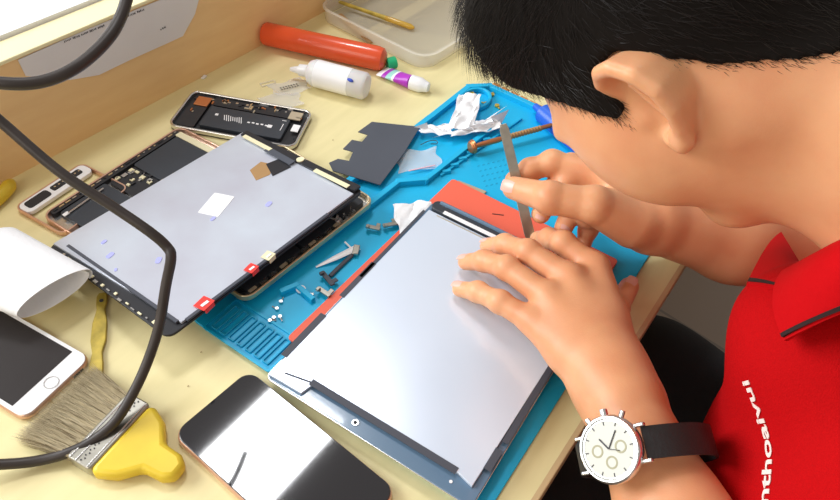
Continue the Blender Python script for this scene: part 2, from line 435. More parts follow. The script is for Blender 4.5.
# =================================================================== FRONT DISPLAY PANEL
ZP = .0125
cL, cB, cT = P(265, 373, .018), P(470, 498, .018), P(435, 203, .018)
ux = (cT - cL).normalized(); ang = math.atan2(ux.y, ux.x) ; ang = (ang + math.atan2((cL - cB).y, (cL - cB).x) - PI / 2) / 2
W_, H_ = (cT - cL).length + .005, (cB - cL).length + .003
cc = (cT + cB) / 2
fd = thing('tablet_display', 'large tablet display lying face down, white reflector sheet up, being worked on', 'tablet screen', (cc.x, cc.y, ZP), ang)
hx, hy = W_ / 2, H_ / 2
bm = B(); prism(bm, rrect(W_, H_, .006), 0, .0022); obj('glass', bm, M['bezel'], fd, bev=.0006)
bm = B(); ring(bm, rrect(W_ + .0008, H_ + .0008, .0064), rrect(W_ - .0015, H_ - .0015, .0052), -.0002, .0016); obj('chrome_rim', bm, M['silver'], fd)
bm = B(); prism(bm, [(-hx + .013, -hy + .007), (hx - .016, -hy + .004), (hx - .016, hy - .004), (-hx + .002, hy - .002), (-hx + .003, hy - .034), (-hx + .016, hy - .037), (-hx + .016, -hy + .020)], .0022, .0052)
obj('reflector_sheet', bm, M['sheet2'], fd, bev=.0003)
def strip(par, x0, y0, x1, y1, wd, z=.0054, m='tape', nm='tape_strip', t=.0004):
    bm = B(); a = Vector((x0, y0, 0)); b = Vector((x1, y1, 0)); c = (a + b) / 2
    box(bm, (c.x, c.y, z), ((b - a).length, wd, t), math.atan2(y1 - y0, x1 - x0)); return obj(nm, bm, M[m], par, smooth=False)
strip(fd, -hx + .0155, hy - .034, -hx + .0165, -hy + .022, .0060)
strip(fd, -hx + .010, hy - .012, -hx + .015, hy - .034, .0014)
strip(fd, -hx + .030, -hy + .004, -hx + .050, -hy + .004, .006)
strip(fd, -hx + .057, -hy + .003, hx - .10, -hy + .003, .005)
strip(fd, -hx + .022, hy - .0005, -hx + .075, hy - .0005, .006)
strip(fd, -hx + .10, hy - .001, -hx + .15, hy - .001, .005)
strip(fd, hx - .13, hy - .001, hx - .02, hy - .001, .003)
# hole of the camera in the border
bm = B(); ring(bm, [(.0028 * math.cos(t), .0028 * math.sin(t)) for t in np.linspace(0, 2 * PI, 20, False)], [(.0016 * math.cos(t), .0016 * math.sin(t)) for t in np.linspace(0, 2 * PI, 20, False)], .0022, .0028)
o = obj('camera_hole', bm, M['silver'], fd); o.location = (-hx + .0075, .012, 0)
bm = B(); cyl(bm, (0, 0, .0022), (0, 0, .0026), .0015); o = obj('camera_lens', bm, M['black'], fd); o.location = (-hx + .0075, .012, 0)
bm = B(); cyl(bm, (0, 0, .0022), (0, 0, .0026), .0013); o = obj('sensor_dot', bm, M['white'], fd); o.location = (-hx + .0085, -hy + .022, 0)
# driver board at the far short edge
bm = B(); prism(bm, rrect(.014, H_ * .62, .006, 6, hx - .008, hy - H_ * .33), .0022, .0085); obj('driver_board_cover', bm, M['batt'], fd, bev=.001)
bm = B(); tube(bm, [(hx - .0035, hy - .010, .0085), (hx - .0035, hy - .05, .009), (hx - .0035, hy - .108, .0085)], .0022, 8); obj('foam_gasket', bm, M['bezel'], fd)
strip(fd, hx - .014, hy - .02, hx - .014, hy - .085, .004, .0092, 'white', 'white_connector_strip', .0012)
strip(fd, hx - .019, hy - .015, hx - .019, hy - .10, .0008, .0056, 'chip', 'flex_line')
for k in range(8):
    bm = B(); box(bm, (hx - .006 - random.uniform(0, .006), hy - .09 - k * .004, .0092), (.003, .0022, .0016), random.uniform(-.2, .2)); obj('connector', bm, M['silver' if k % 2 else 'chip'], fd, smooth=False)

# =================================================================== LEFT REAR STACK
# lower open tablet housing (gold rim) on the mat
hb = P(236, 299, .006); hb2 = P(356, 205, .006)
def open_housing(name, label, cx, cy, rz, w_, h_, z, rimm, group=None):
    r_ = thing(name, label, 'tablet housing', (cx, cy, z), rz, group)
    bm = B(); prism(bm, rrect(w_ - .001, h_ - .001, .010), 0, .0012); obj('back_shell', bm, M['silver'], r_)
    bm = B(); ring(bm, rrect(w_, h_, .011), rrect(w_ - .004, h_ - .004, .009), .0, .0065); obj('metal_rim', bm, M[rimm], r_, bev=.0006)
    return r_
t2 = open_housing('tablet_housing', 'open tablet housing with gold rim beneath the rear display, resting on the mat', .331, .384, -.03, .176, .136, .0115, 'gold')
for k, (cx, cw) in enumerate(((-.045, .066), (.015, .046), (.062, .034))):
    bm = B(); prism(bm, rrect(cw, .122, .003, 3, cx, 0), .0012, .0055); obj('battery_cell', bm, M['batt'], t2, bev=.0004)
for k in range(12):
    bm = B(); box(bm, (-.072 + k * .012 + random.uniform(-.003, .003), -.0632, .0062), (.008, .003, .0014)); obj('edge_connector', bm, M['silver' if k % 3 else 'chip'], t2, smooth=False)

# rear display panel resting tilted on it
cB, cR, cLf, cT2 = P(180, 325, .037), P(362, 188, .037), P(48, 248, .019), P(236, 138, .019)
ctr = (cB + cR + cLf + cT2) / 4
mw = frame4(ctr - Vector((0, 0, .002)), ((cR - cB) + (cT2 - cLf)), ((cR - cB).cross(cLf - cB)))
W2 = ((cR - cB).length + (cT2 - cLf).length) / 2; H2 = ((cLf - cB).length + (cT2 - cR).length) / 2 + .005; W2 += .014
rd = thing('tablet_display', 'tablet display with grey-lilac reflector sheet and small white sticker, propped on open housings', 'tablet screen', mw=mw)
a_, b_ = W2 / 2, H2 / 2
bm = B(); prism(bm, rrect(W2, H2, .008), -.002, .0005); obj('glass', bm, M['black'], rd, bev=.0005)
bm = B(); prism(bm, [(-a_ + .016, -b_ + .003), (a_ - .012, -b_ + .003), (a_ - .004, b_ - .002), (-a_ + .006, b_ - .002)], .0005, .003); obj('reflector_sheet', bm, M['sheet'], rd, bev=.0003)
strip(rd, -a_ + .0145, -b_ + .006, -a_ + .0125, b_ - .015, .003, .0024, 'tape', 'foam_strip', .002)
for k in range(16):
    bm = B(); box(bm, (-a_ + random.uniform(.001, .004), -b_ + .022 + k * .0088, .0012), (random.uniform(.001, .003), random.uniform(.002, .005), .001)); obj('clip', bm, M['silver' if k % 2 else 'cream'], rd, smooth=False)
strip(rd, -a_ + .02, -b_ + .0015, a_ - .05, -b_ + .0015, .003, .0028, 'tape', 'foam_strip', .002)
strip(rd, a_ - .005, -b_ + .004, a_ - .005, b_ - .006, .009, .0038, 'black', 'driver_board', .0028)
strip(rd, a_ - .009, -b_ + .012, a_ - .009, -b_ + .058, .005, .0056, 'cream', 'connector_strip', .0010)
strip(rd, a_ - .011, b_ - .055, a_ - .010, b_ - .012, .005, .0056, 'cream', 'connector_strip', .0010)
strip(rd, a_ - .014, b_ - .09, a_ - .012, b_ - .05, .008, .0052, 'graph', 'flex_cable', .001)
bm = B(); cyl(bm, (0, 0, .004), (0, 0, .0062), .004, n=20); o = obj('rubber_dot', bm, M['cream'], rd); o.location = (a_ - .005, -.005, 0)
bm = B(); prism(bm, [(a_ - .055, .008), (a_ - .047, .026), (a_ - .03, .028), (a_ - .025, .012), (a_ - .04, .004)], .003, .0033); obj('burn_stain', bm, M['brown'], rd, smooth=False)
bm = B(); prism(bm, [(a_ - .04, .0), (a_ - .03, .02), (a_ - .015, .016), (a_ - .018, -.004)], .0032, .0038); obj('black_tape', bm, M['black'], rd, smooth=False)
bm = B(); prism(bm, rrect(.032, .022, .001, 2), .003, .0033); o = obj('white_sticker', bm, M['white'], rd, smooth=False); o.location = (.014, .010, 0); o.rotation_euler = (0, 0, .35)
for (x, y, s) in ((-.002, -.004, .003), (.045, -.03, .004), (-a_ + .028, .030, .004), (-a_ + .035, .05, .003), (-a_ + .05, -.01, .004), (-a_ + .02, .01, .002)):
    bm = B(); prism(bm, rrect(s * 2, s * 1.2, s * .5, 4), .003, .0034); o = obj('ink_mark', bm, M['lilac'], rd, smooth=False); o.location = (x, y, 0); o.rotation_euler = (0, 0, random.uniform(0, 1))
# red and cream tabs at the near edge
for (x, m_, s) in ((-a_ + .040, 'redtape', .013), (-a_ + .092, 'redtape', .010), (-a_ + .112, 'cream', .010)):
    bm = B(); box(bm, (0, 0, 0), (s, s * .9, .0006)); box(bm, (0, -s * .45, -.002), (s * .8, .0006, .005)); o = obj('pull_tab', bm, M[m_], rd, smooth=False); o.location = (x, -b_ + .0035, .0042); o.rotation_euler = (0, 0, .15)
    bm = B(); box(bm, (0, -s * .1, .0006), (s * .55, s * .22, .0004)); o = obj('tab_label', bm, M['white'], rd, smooth=False); o.location = (x, -b_ + .0035, .0042)

# second open housing behind (battery side visible)
ta, tb = P(47, 212, .006), P(170, 133, .006)
dv = (tb - ta); rz = math.atan2(dv.y, dv.x); nrm = Vector((dv.y, -dv.x, 0)).normalized()
Lh = dv.length + .012; ctr2 = (ta + tb) / 2 + nrm * .083 + dv.normalized() * .004
t3 = open_housing('tablet_housing', 'open tablet housing with black batteries and gold frame, farthest left behind the rear display', ctr2.x, ctr2.y, rz, Lh + .01, .166, .001, 'rose')
h3 = .083
bm = B(); prism(bm, rrect(.062, .070, .003, 3, .045, h3 - .045), .0012, .0052); obj('battery_cell', bm, M['batt'], t3, bev=.0005)
bm = B(); prism(bm, rrect(.055, .070, .003, 3, -.050, h3 - .045), .0012, .0052); obj('battery_cell', bm, M['batt'], t3, bev=.0005)
bm = B(); prism(bm, rrect(Lh - .006, .006, .002, 3, 0, h3 - .006), .0012, .0058); obj('edge_board', bm, M['black'], t3)
bm = B(); prism(bm, rrect(.032, .072, .002, 3, -.003, h3 - .048), .0012, .004); obj('logic_board', bm, M['black'], t3)
for k in range(34):
    bm = B(); box(bm, (random.uniform(-.018, .012), h3 - random.uniform(.012, .075), .0048), (random.uniform(.002, .006), random.uniform(.002, .005), .0014), random.choice((0, .1, 1.57))); obj('chip', bm, M[random.choice(('silver', 'chip', 'black', 'cream'))], t3, smooth=False)
for k in range(22):
    bm = B(); box(bm, (-Lh / 2 + .008 + k * Lh / 23, h3 - .005, .0062), (random.uniform(.002, .006), .0015, .001)); obj('edge_contact', bm, M[random.choice(('silver', 'gold', 'black'))], t3, smooth=False)
bm = B(); box(bm, (.005, h3 - .060, .0062), (.022, .014, .0014), .05); obj('shield_plate', bm, M['chip'], t3, smooth=False, bev=.0003)
bm = B(); prism(bm, [(-.022, h3 - .085), (-.008, h3 - .083), (-.006, h3 - .066), (-.012, h3 - .060), (-.022, h3 - .066)], .0055, .0072); obj('blue_tape', bm, M['bluetape'], t3, smooth=False)
bm = B(); prism(bm, rrect(.008, .150, .001, 2, Lh / 2 - .006, 0), .0014, .0060); obj('gold_side_plate', bm, M['cream'], t3)
bm = B(); box(bm, (-Lh / 2 + .010, h3 - .018, .0064), (.006, .004, .001)); obj('white_connector', bm, M['white'], t3, smooth=False)
bm = B(); tube(bm, [(-Lh / 2 + .012, h3 - .019, .0066), (-.03, h3 - .017, .0068)], .0009, 6); obj('antenna_wire', bm, M['silver'], t3)

# white phone back frame at far left
fa, fb, fc = P(20, 206, .002), P(78, 168, .002), P(100, 178, .002)
dv = fb - fa; rz = math.atan2(dv.y, dv.x); cfr = (fa + fb) / 2 + Vector((dv.y, -dv.x, 0)).normalized() * .034
wf = thing('phone_shell', 'empty white phone shell with dark cutouts, at the far left against the housing', 'phone shell', (cfr.x, cfr.y, .0005), rz)
L_ = dv.length + .012
bm = B(); ring(bm, rrect(L_, .068, .008), rrect(L_ - .003, .065, .0065), 0, .005); obj('rose_rim', bm, M['rose'], wf)
bm = B(); prism(bm, rrect(L_ - .004, .018, .006, 5, 0, .023), .001, .0055); obj('white_panel', bm, M['white'], wf, bev=.0005)
bm = B(); prism(bm, rrect(.026, .011, .003, 4, -L_ / 2 + .020, .0235), .0055, .0062); obj('camera_cutout', bm, M['black'], wf)
bm = B(); prism(bm, rrect(.036, .008, .002, 4, L_ / 2 - .028, .024), .0055, .0062); obj('speaker_cutout', bm, M['black'], wf)
bm = B()
for k in range(7): cyl(bm, (L_ / 2 - .042 + k * .005, .024, .006), (L_ / 2 - .042 + k * .005, .024, .0068), .0011, n=8)
obj('screw_heads', bm, M['silver'], wf)

# opened black phone behind
q0, q1, q2, q3 = P(164, 126, .004), P(193, 90, .004), P(314, 114, .004), P(298, 151, .004)
dv = (q3 - q0) + (q2 - q1); rz = math.atan2(dv.y, dv.x); ch = (q0 + q1 + q2 + q3) / 4
hw = .142; hh = .069; SCP = 1.05
op = thing('opened_phone', 'opened phone showing black battery and circuits in silver frame near board wall', 'phone', (ch.x, ch.y, 0), rz + .02); op.scale = (1.05, 1.05, 1.05)
bm = B(); prism(bm, rrect(hw, hh, .010), .0005, .002); obj('back_shell', bm, M['black'], op)
bm = B(); ring(bm, rrect(hw, hh, .010), rrect(hw - .005, hh - .005, .008), .0, .0070); obj('silver_frame', bm, M['silver'], op, bev=.001)
bm = B(); prism(bm, rrect(.092, .036, .002, 3, .006, -.006), .002, .0062); obj('battery', bm, M['batt'], op, bev=.0006)
bm = B(); prism(bm, rrect(.100, .014, .002, 3, .01, .0215), .002, .0055); obj('logic_board', bm, M['black'], op)
bm = B(); prism(bm, rrect(.020, .058, .002, 3, -.054, 0), .002, .0050); obj('top_board', bm, M['black'], op)
bm = B(); box(bm, (-.052, .017, .0058), (.016, .016, .0016)); obj('camera_shield', bm, M['copper'], op, smooth=False, bev=.0004)
bm = B(); box(bm, (.055, .020, .0060), (.014, .014, .001)); obj('tan_flex', bm, M['chip'], op, smooth=False)
bm = B(); box(bm, (.062, -.002, .0064), (.008, .012, .001)); obj('white_pad', bm, M['white'], op, smooth=False)
for k in range(40):
    x = random.uniform(-.062, .066); y = random.choice((random.uniform(.014, .031), random.uniform(.014, .031), random.uniform(-.028, .03) if (x < -.045 or x > .056) else .024))
    bm = B(); box(bm, (x, y, .0060), (random.uniform(.002, .007), random.uniform(.0012, .003), .001), random.choice((0, 1.57))); obj('chip', bm, M[random.choice(('silver', 'chip', 'black', 'copper', 'gold'))], op, smooth=False)
bm = B()
for k in range(9): box(bm, (-.018 + k * .0024, -.005, .0063), (.0008, .009 + .002 * math.sin(k), .0002), .35)
for k in range(5): box(bm, (.010 + k * .005, -.006 + .0006 * (k % 2), .0063), (.003, .002, .0002))
box(bm, (.034, -.006, .0063), (.005, .005, .0002)); box(bm, (-.028, -.002, .0063), (.0035, .0035, .0002)); box(bm, (.047, -.004, .0063), (.0008, .012, .0002)); box(bm, (.046, .008, .0063), (.005, .0008, .0002))
obj('battery_print', bm, M['white'], op, smooth=False)

# =================================================================== BENCH CLUTTER (rear)
# graphite sheet with notches
gp = [(372, 121), (420, 126), (404, 152), (380, 184), (333, 170), (329, 162), (338, 158), (349, 160), (353, 151), (343, 148), (352, 139), (362, 141), (368, 134), (358, 131)]
gc = P(378, 150, 0)
bm = B(); prism(bm, [(P(*q, .0115) - gc)[:2] for q in gp], .0095, .0105)
o = tag(obj('graphite_sheet', bm, M['graph'], smooth=False), 'thin dark grey notched sheet lying on the mat edge behind the rear display', 'battery sheet'); o.location = (gc.x, gc.y, 0)

# orange tube
def lathe(bm, prof, a, b, n=28):
    a = Vector(a); b = Vector(b); d = (b - a).normalized(); q = d.to_track_quat('Z', 'Y').to_matrix(); L = (b - a).length; rings = []
    for t, r in prof:
        rings.append([bm.verts.new(a + q @ Vector((r * math.cos(2 * PI * k / n), r * math.sin(2 * PI * k / n), t * L))) for k in range(n)])
    for x, y in zip(rings, rings[1:]):
        for k in range(n): bm.faces.new((x[k], x[(k + 1) % n], y[(k + 1) % n], y[k]))
    bm.faces.new(rings[0][::-1]); bm.faces.new(rings[-1])
a, b = P(263, 33, .0158), P(386, 60, .0158)
bm = B(); lathe(bm, [(0, .010), (.01, .0135), (.03, .0152), (.93, .0155), (.975, .0140), (.995, .009), (1, .003)], a, b)
tag(obj('plastic_tube', bm, M['tube']), 'long orange-red plastic cylinder lying against the board wall', 'tube')
# clear tray
tr = thing('parts_tray', 'shallow frosted plastic tray behind the orange tube, holding two slim tools', 'tray', (.800, .520, 0), -.05)
bm = B(); prism(bm, rrect(.246, .186, .02), .0, .0012); obj('tray_floor', bm, M['traymat'], tr)
bm = B(); ring(bm, rrect(.254, .194, .024), rrect(.251, .191, .022), .0, .018); ring(bm, rrect(.260, .200, .026), rrect(.251, .191, .022), .018, .0195); obj('tray_wall', bm, M['traymat'], tr)
# slim tools in tray
a, b = P(300, -12, .012), P(414, 28, .006)
tb_ = thing('paint_pen', 'slim pointed brush with amber tip lying in the frosted tray', 'brush', a)
d = b - a
bm = B(); lathe(bm, [(0, .0012), (.2, .0022), (.72, .003), (.73, .0034), (.76, .0034)], (0, 0, 0), d, 12); obj('handle', bm, M['brass'], tb_)
bm = B(); lathe(bm, [(.76, .0036), (.97, .0040), (1, .002)], (0, 0, 0), d, 12); obj('amber_end', bm, M['amber'], tb_)
a, b = P(340, 15, .005), P(371, 43, .005)
bm = B(); tube(bm, [a, a.lerp(b, .5), b], [.0045, .0042, .0030], 8, flat=.5); tag(obj('wooden_stick', bm, M['brown']), 'short brown flat stick lying in the frosted tray behind the orange tube', 'stick')
# white bottle
a, b = P(268, 66, .012), P(370, 92, .012); a = P(308, 71, .0172); b = P(368, 87, .0172)
bt = thing('dropper_bottle', 'small milky plastic bottle lying on its side with pale label, before orange tube', 'bottle', a.lerp(b, .5))
o3 = a.lerp(b, .5)
bm = B(); lathe(bm, [(0, .009), (.04, .014), (.12, .0168), (.94, .0168), (.985, .014), (1, .009)], a - o3, b - o3); obj('bottle_body', bm, M['bottle'], bt)
bm = B(); lathe(bm, [(.16, .0171), (.72, .0171)], a - o3, b - o3, 28); obj('label_band', bm, M['white'], bt)
d = (b - a).normalized()
bm = B(); lathe(bm, [(0, .0075), (.45, .0075), (.5, .005), (.75, .004), (1, .0025)], a - o3, a - o3 - d * .024 + Vector((0, 0, -.004)), 16); obj('nozzle', bm, M['white'], bt)
side = d.cross(Vector((0, 0, 1))).normalized()
bm = B(); sph(bm, (b - o3) - d * .018 + side * .0125 + Vector((0, 0, .0118)), (.0022, .0045, .002)); obj('blue_mark', bm, M['blueink'], bt)
# clear small bags
def film(name, label, cx, cy, w_, h_, rz, z=.0008, amp=.0016, m='clear', cat='bag', seed=1, thick=.0003):
    rr = random.Random(seed); ph = [rr.uniform(0, 6) for _ in range(6)]
    def fn(u, v):
        x = (u - .5) * w_; y = (v - .5) * h_
        zz = amp * (.5 + .5 * math.sin(u * 7 + ph[0] + v * 3)) * (.5 + .5 * math.sin(v * 6 + ph[1] - u * 4)) * 1.8
        return (x + .002 * math.sin(v * 9 + ph[2]), y + .002 * math.sin(u * 8 + ph[3]), z + zz)
    o = obj(name, grid_sheet(fn, 16, 12, thick), M[m]); setloc(o, (cx, cy, 0), rz); return tag(o, label, cat)
c = P(290, 88); bg = film('plastic_bag', 'small crinkled clear bag with tiny printed code, beside the milky bottle neck', c.x, c.y, .045, .03, -.4, seed=4)
bm = B()
for k in range(14): box(bm, (-.012 + (k % 7) * .0035, -.004 + (k // 7) * .004, .0035), (.0018, .0022, .0003), .2)
obj('printed_code', bm, M['ink'], bg, smooth=False)
c = P(268, 84); bm = B(); ring(bm, rrect(.020, .008, .002), rrect(.017, .005, .001), 0, .0015)
o = tag(obj('plastic_clip', bm, M['clear']), 'tiny clear rectangular plastic piece lying by the board wall', 'plastic piece'); setloc(o, (c.x, c.y, 0), -.4)
c = P(280, 102); film('plastic_film', 'flat clear film scrap between opened phone and milky bottle', c.x, c.y, .05, .03, -.6, seed=8)
# green cap + glue tube
c = P(391, 63, .008)
bm = B(); cyl(bm, c + Vector((-.006, .002, 0)), c + Vector((.005, -.004, .001)), .0078, .0078, 20); ring_ = None
tag(obj('bottle_cap', bm, M['green'], bev=.001), 'small bright green cap standing between orange tube and purple glue tube', 'cap')
a, b = P(383, 71, .004), P(411, 82, .009); e = P(427, 87, .009)
gt = thing('glue_tube', 'small purple and white squeeze tube with white cap, beside the green cap', 'glue tube', a)
def gtube(u, v):
    return 0
def flat_tube(bm, a, b, ws, t0, n=18, t=(0, 1)):
    a = Vector(a); b = Vector(b); d = (b - a); dn = d.normalized(); s = dn.cross(Vector((0, 0, 1))).normalized(); up = s.cross(dn); rings = []
    for i in range(9):
        f = t[0] + (t[1] - t[0]) * i / 8; w_ = ws[0] + (ws[1] - ws[0]) * f; h_ = t0 + (ws[1] - t0) * f
        rings.append([bm.verts.new(a + d * f + s * math.cos(2 * PI * k / n) * w_ + up * math.sin(2 * PI * k / n) * h_) for k in range(n)])
    for x, y in zip(rings, rings[1:]):
        for k in range(n): bm.faces.new((x[k], x[(k + 1) % n], y[(k + 1) % n], y[k]))
    bm.faces.new(rings[0][::-1]); bm.faces.new(rings[-1])
for nm, m_, t in (('white_band', 'white', (0, .16)), ('purple_band', 'purple', (.16, .30)), ('mint_band', 'mint', (.30, .48)), ('white_band', 'white', (.48, .56)), ('purple_body', 'purple', (.56, 1.0))):
    bm = B(); flat_tube(bm, (0, 0, 0), b - a, (.0135, .0088), .002, t=t); obj(nm, bm, M[m_], gt)
bm = B(); lathe(bm, [(0, .0095), (.55, .0095), (.7, .008), (1, .006)], b - a, e - a + (e - b) * .1, 18); obj('cap', bm, M['white'], gt)
# tissues on the mat
def crumple(name, label, pix, z, seed, m='tissue', amp=.006, cat='tissue', par=None):
    rr = random.Random(seed); ps = [P(*q, z) for q in pix]; ph = [rr.uniform(0, 6) for _ in range(8)]
    c = sum(ps, Vector()) / 4
    def fn(u, v):
        p = (ps[0] * (1 - u) + ps[1] * u) * (1 - v) + (ps[3] * (1 - u) + ps[2] * u) * v
        zz = abs(math.sin(u * 6 + ph[0] + 2 * v)) * .5 + abs(math.sin(v * 7 + ph[1] - 3 * u)) * .5 + .25 * abs(math.sin(13 * u + 9 * v + ph[2]))
        return (p.x - c.x + .002 * math.sin(9 * v + ph[3]), p.y - c.y + .002 * math.sin(11 * u + ph[4]), z + amp * zz)
    o = obj(name, grid_sheet(fn, 20, 20, .0006), M[m]); o.location = (c.x, c.y, 0); return tag(o, label, cat)
crumple('crumpled_tissue', 'white crumpled tissue strip standing tallest over the round screw dish', [(458, 97), (482, 98), (474, 133), (447, 131)], .010, 3)
crumple('crumpled_tissue', 'loose twist of white tissue trailing toward the copper screwdriver head', [(449, 141), (462, 130), (498, 122), (500, 132)], .006, 5, amp=.008)
crumple('crumpled_tissue', 'narrow pointed white tissue tail at the left rim of the mat', [(420, 128), (421, 133), (452, 136), (450, 126)], .009, 9, amp=.003)
c = P(418, 160, .004)
film('zip_bag', 'little clear bag with pink seal line lying on the mat beside the notched sheet', c.x, c.y, .050, .036, -.7, .0035, .002, seed=5)
bm = B(); c = P(422, 168, .007); box(bm, (0, 0, 0), (.032, .0015, .0006), -.55); o = tag(obj('pink_strip', bm, mat('pink', (.75, .45, .52), .5)), 'thin pink strip lying over the little clear bag', 'strip'); o.location = c
# small loop wire, screws
bm = B(); c = P(431, 142, .006); tube(bm, crom([c + Vector((-.012, .006, 0)), c + Vector((0, .003, 0)), c + Vector((.006, -.003, 0)), c + Vector((.002, -.007, 0)), c + Vector((-.003, -.002, .0))], 6), .0005, 6)
tag(obj('wire_loop', bm, M['ink']), 'tiny dark bent wire loop on the mat by the tissue tail', 'wire')
# copper screwdriver
a, b = P(472, 147, .014), P(556, 124, .016)
sd = thing('screwdriver', 'slim copper-coloured knurled screwdriver with round swivel head on the mat', 'screwdriver', a); d = b - a
bm = B(); lathe(bm, [(0.03, .002), (.08, .003), (.3, .0034), (.34, .0028), (1, .0028)], (0, 0, 0), d, 14); obj('shaft', bm, M['copper'], sd)
bm = B()
for k in range(12): lathe(bm, [(.40 + k * .035, .0028), (.41 + k * .035, .0036), (.42 + k * .035, .0036), (.43 + k * .035, .0028)], (0, 0, 0), d, 12)
obj('knurling', bm, M['brown'], sd)
bm = B(); dn = d.normalized(); cyl(bm, -dn * .001, dn * .0025, .0075, .0085, 24); cyl(bm, -dn * .003, -dn * .001, .0060, .0075, 24); obj('swivel_head', bm, M['copper'], sd, bev=.0008)
# blue handle
a, b = P(542, 112, .012), P(605, 166, .014)
bp_ = thing('blue_pen', 'thick royal blue handle lying on the mat partly behind the cheek', 'tool handle', a)
bm = B(); lathe(bm, [(0, .009), (.02, .012), (.9, .012), (1, .010)], (0, 0, 0), (b - a) * 1.1, 22); obj('handle', bm, M['blue'], bp_)
bm = B(); lathe(bm, [(0, .004), (1, .0055)], -(b - a).normalized() * .014, (0, 0, 0), 16); obj('neck', bm, M['blue'], bp_)
# orange flex strip row
a = P(497, 88, .003); b = P(545, 112, .003); d = b - a
fs = thing('flex_strip', 'row of orange-brown contact pads on a pale strip behind the mat', 'flex strip', a, math.atan2(d.y, d.x))
bm = B(); box(bm, (.045, 0, 0), (.12, .016, .0008)); obj('strip', bm, M['cream'], fs, smooth=False)
for k in range(8):
    bm = B(); box(bm, (-.004 + k * .014, 0, .0009), (.010, .014, .0008)); obj('contact_pad', bm, M['copflex'], fs, smooth=False)
# tan flat strip on mat
a = P(457, 182, .005); b = P(485, 193, .005); d = b - a
bm = B(); box(bm, (0, 0, 0), (d.length, .008, .0015)); o = tag(obj('metal_strip', bm, M['chip'], smooth=False, bev=.0004), 'short flat tan metal strip on the mat above the red pad', 'metal strip'); setloc(o, (a + b) / 2 + Vector((0, 0, -.001)), math.atan2(d.y, d.x))
# white tissue at the corner of front display
crumple('crumpled_tissue', 'white folded tissue tucked under the far corner of the front display', [(392, 207), (428, 204), (433, 222), (400, 238)], .006, 12, amp=.004)
# scattered repair pieces on mat between displays
fx = thing('flex_cable', 'white ribbon connector cable with grey plug, lying on the mat between the displays', 'ribbon cable', P(340, 262, .003))
o3 = P(340, 262, .003)
bm = B(); tube(bm, [P(316, 267, .004) - o3, P(335, 258, .007) - o3, P(358, 247, .006) - o3], [.001, .003, .004], 8, flat=.25); obj('ribbon', bm, M['white'], fx)
bm = B(); p_ = P(356, 250, .007) - o3; box(bm, p_, (.012, .006, .003), .5); obj('plug', bm, M['steel'], fx, bev=.0005)
bm = B(); tube(bm, [P(352, 255, .005) - o3, P(338, 268, .005) - o3, P(330, 276, .005) - o3], .0022, 8, flat=.5); obj('grey_lead', bm, M['tape'], fx)
bm = B(); tube(bm, [P(345, 242, .006) - o3, P(352, 249, .006) - o3], .001, 6); obj('pin', bm, M['white'], fx)
for (x0, y0, x1, y1, m_, lb) in ((322, 272, 333, 285, 'tape', 'dark bent bracket on the mat left of the ribbon cable plug'), (318, 288, 330, 296, 'steel', 'grey folded bracket lying on the edge of the red pad'), (383, 226, 398, 223, 'steel', 'small silver bracket on the mat beside folded tissue'), (366, 226, 380, 229, 'steel', 'thin silver bracket on the mat left of the folded tissue')):
    bm = B(); a = P(x0, y0, .008); b = P(x1, y1, .008); c = (a + b) / 2; d = b - a
    box(bm, (0, 0, 0), (d.length, .0045, .002)); box(bm, (d.length * .3, .004, 0), (.004, .006, .0016)); box(bm, (-d.length * .35, -.002, .002), (.003, .004, .003))
    o = tag(obj('metal_bracket', bm, M[m_], smooth=False, bev=.0003), lb, 'bracket'); setloc(o, c, math.atan2(d.y, d.x))
c = P(301, 290, .004); bm = B(); cyl(bm, (0, 0, 0), (0, 0, .002), .0045, n=20); o = tag(obj('metal_disc', bm, M['white'], bev=.0004), 'small white round disc on the mat near the slots', 'disc'); o.location = c
c = P(311, 296, .004); bm = B(); box(bm, (0, 0, 0), (.006, .005, .003)); o = tag(obj('metal_cube', bm, M['silver'], smooth=False, bev=.0005), 'small shiny square part on the mat beside the white disc', 'metal part'); setloc(o, c, .6)
for i, (x, y) in enumerate(((281, 302), (277, 309), (274, 318), (280, 317), (270, 321))):
    c = P(x, y, .004); bm = B(); cyl(bm, (0, 0, 0), (0, 0, .0015), .0018, n=12); cyl(bm, (0, 0, 0), (.005, .002, 0), .0008, n=8)
    o = tag(obj('screw', bm, M['silver']), 'tiny silver screw in the heap beside the mat slots', 'screw', 'tiny loose screws near the slots'); setloc(o, c, i * 1.3)
for i, (x, y) in enumerate(((492, 95), (486, 104), (472, 94), (497, 106))):
    c = P(x, y, .004); bm = B(); cyl(bm, (0, 0, 0), (0, 0, .0018), .003, n=12); cyl(bm, (0, 0, 0), (.006, .002, 0), .001, n=8)
    o = tag(obj('screw', bm, M['brass']), 'brass-coloured screw in the round dish at the far mat corner', 'screw', 'brass screws in the round dish'); setloc(o, c, i * 1.3)
crumple('plastic_film', 'clear crinkled film hanging under the right edge of the rear display', [(338, 222), (352, 212), (350, 222), (340, 230)], .010, 21, m='clear', amp=.006, cat='film')

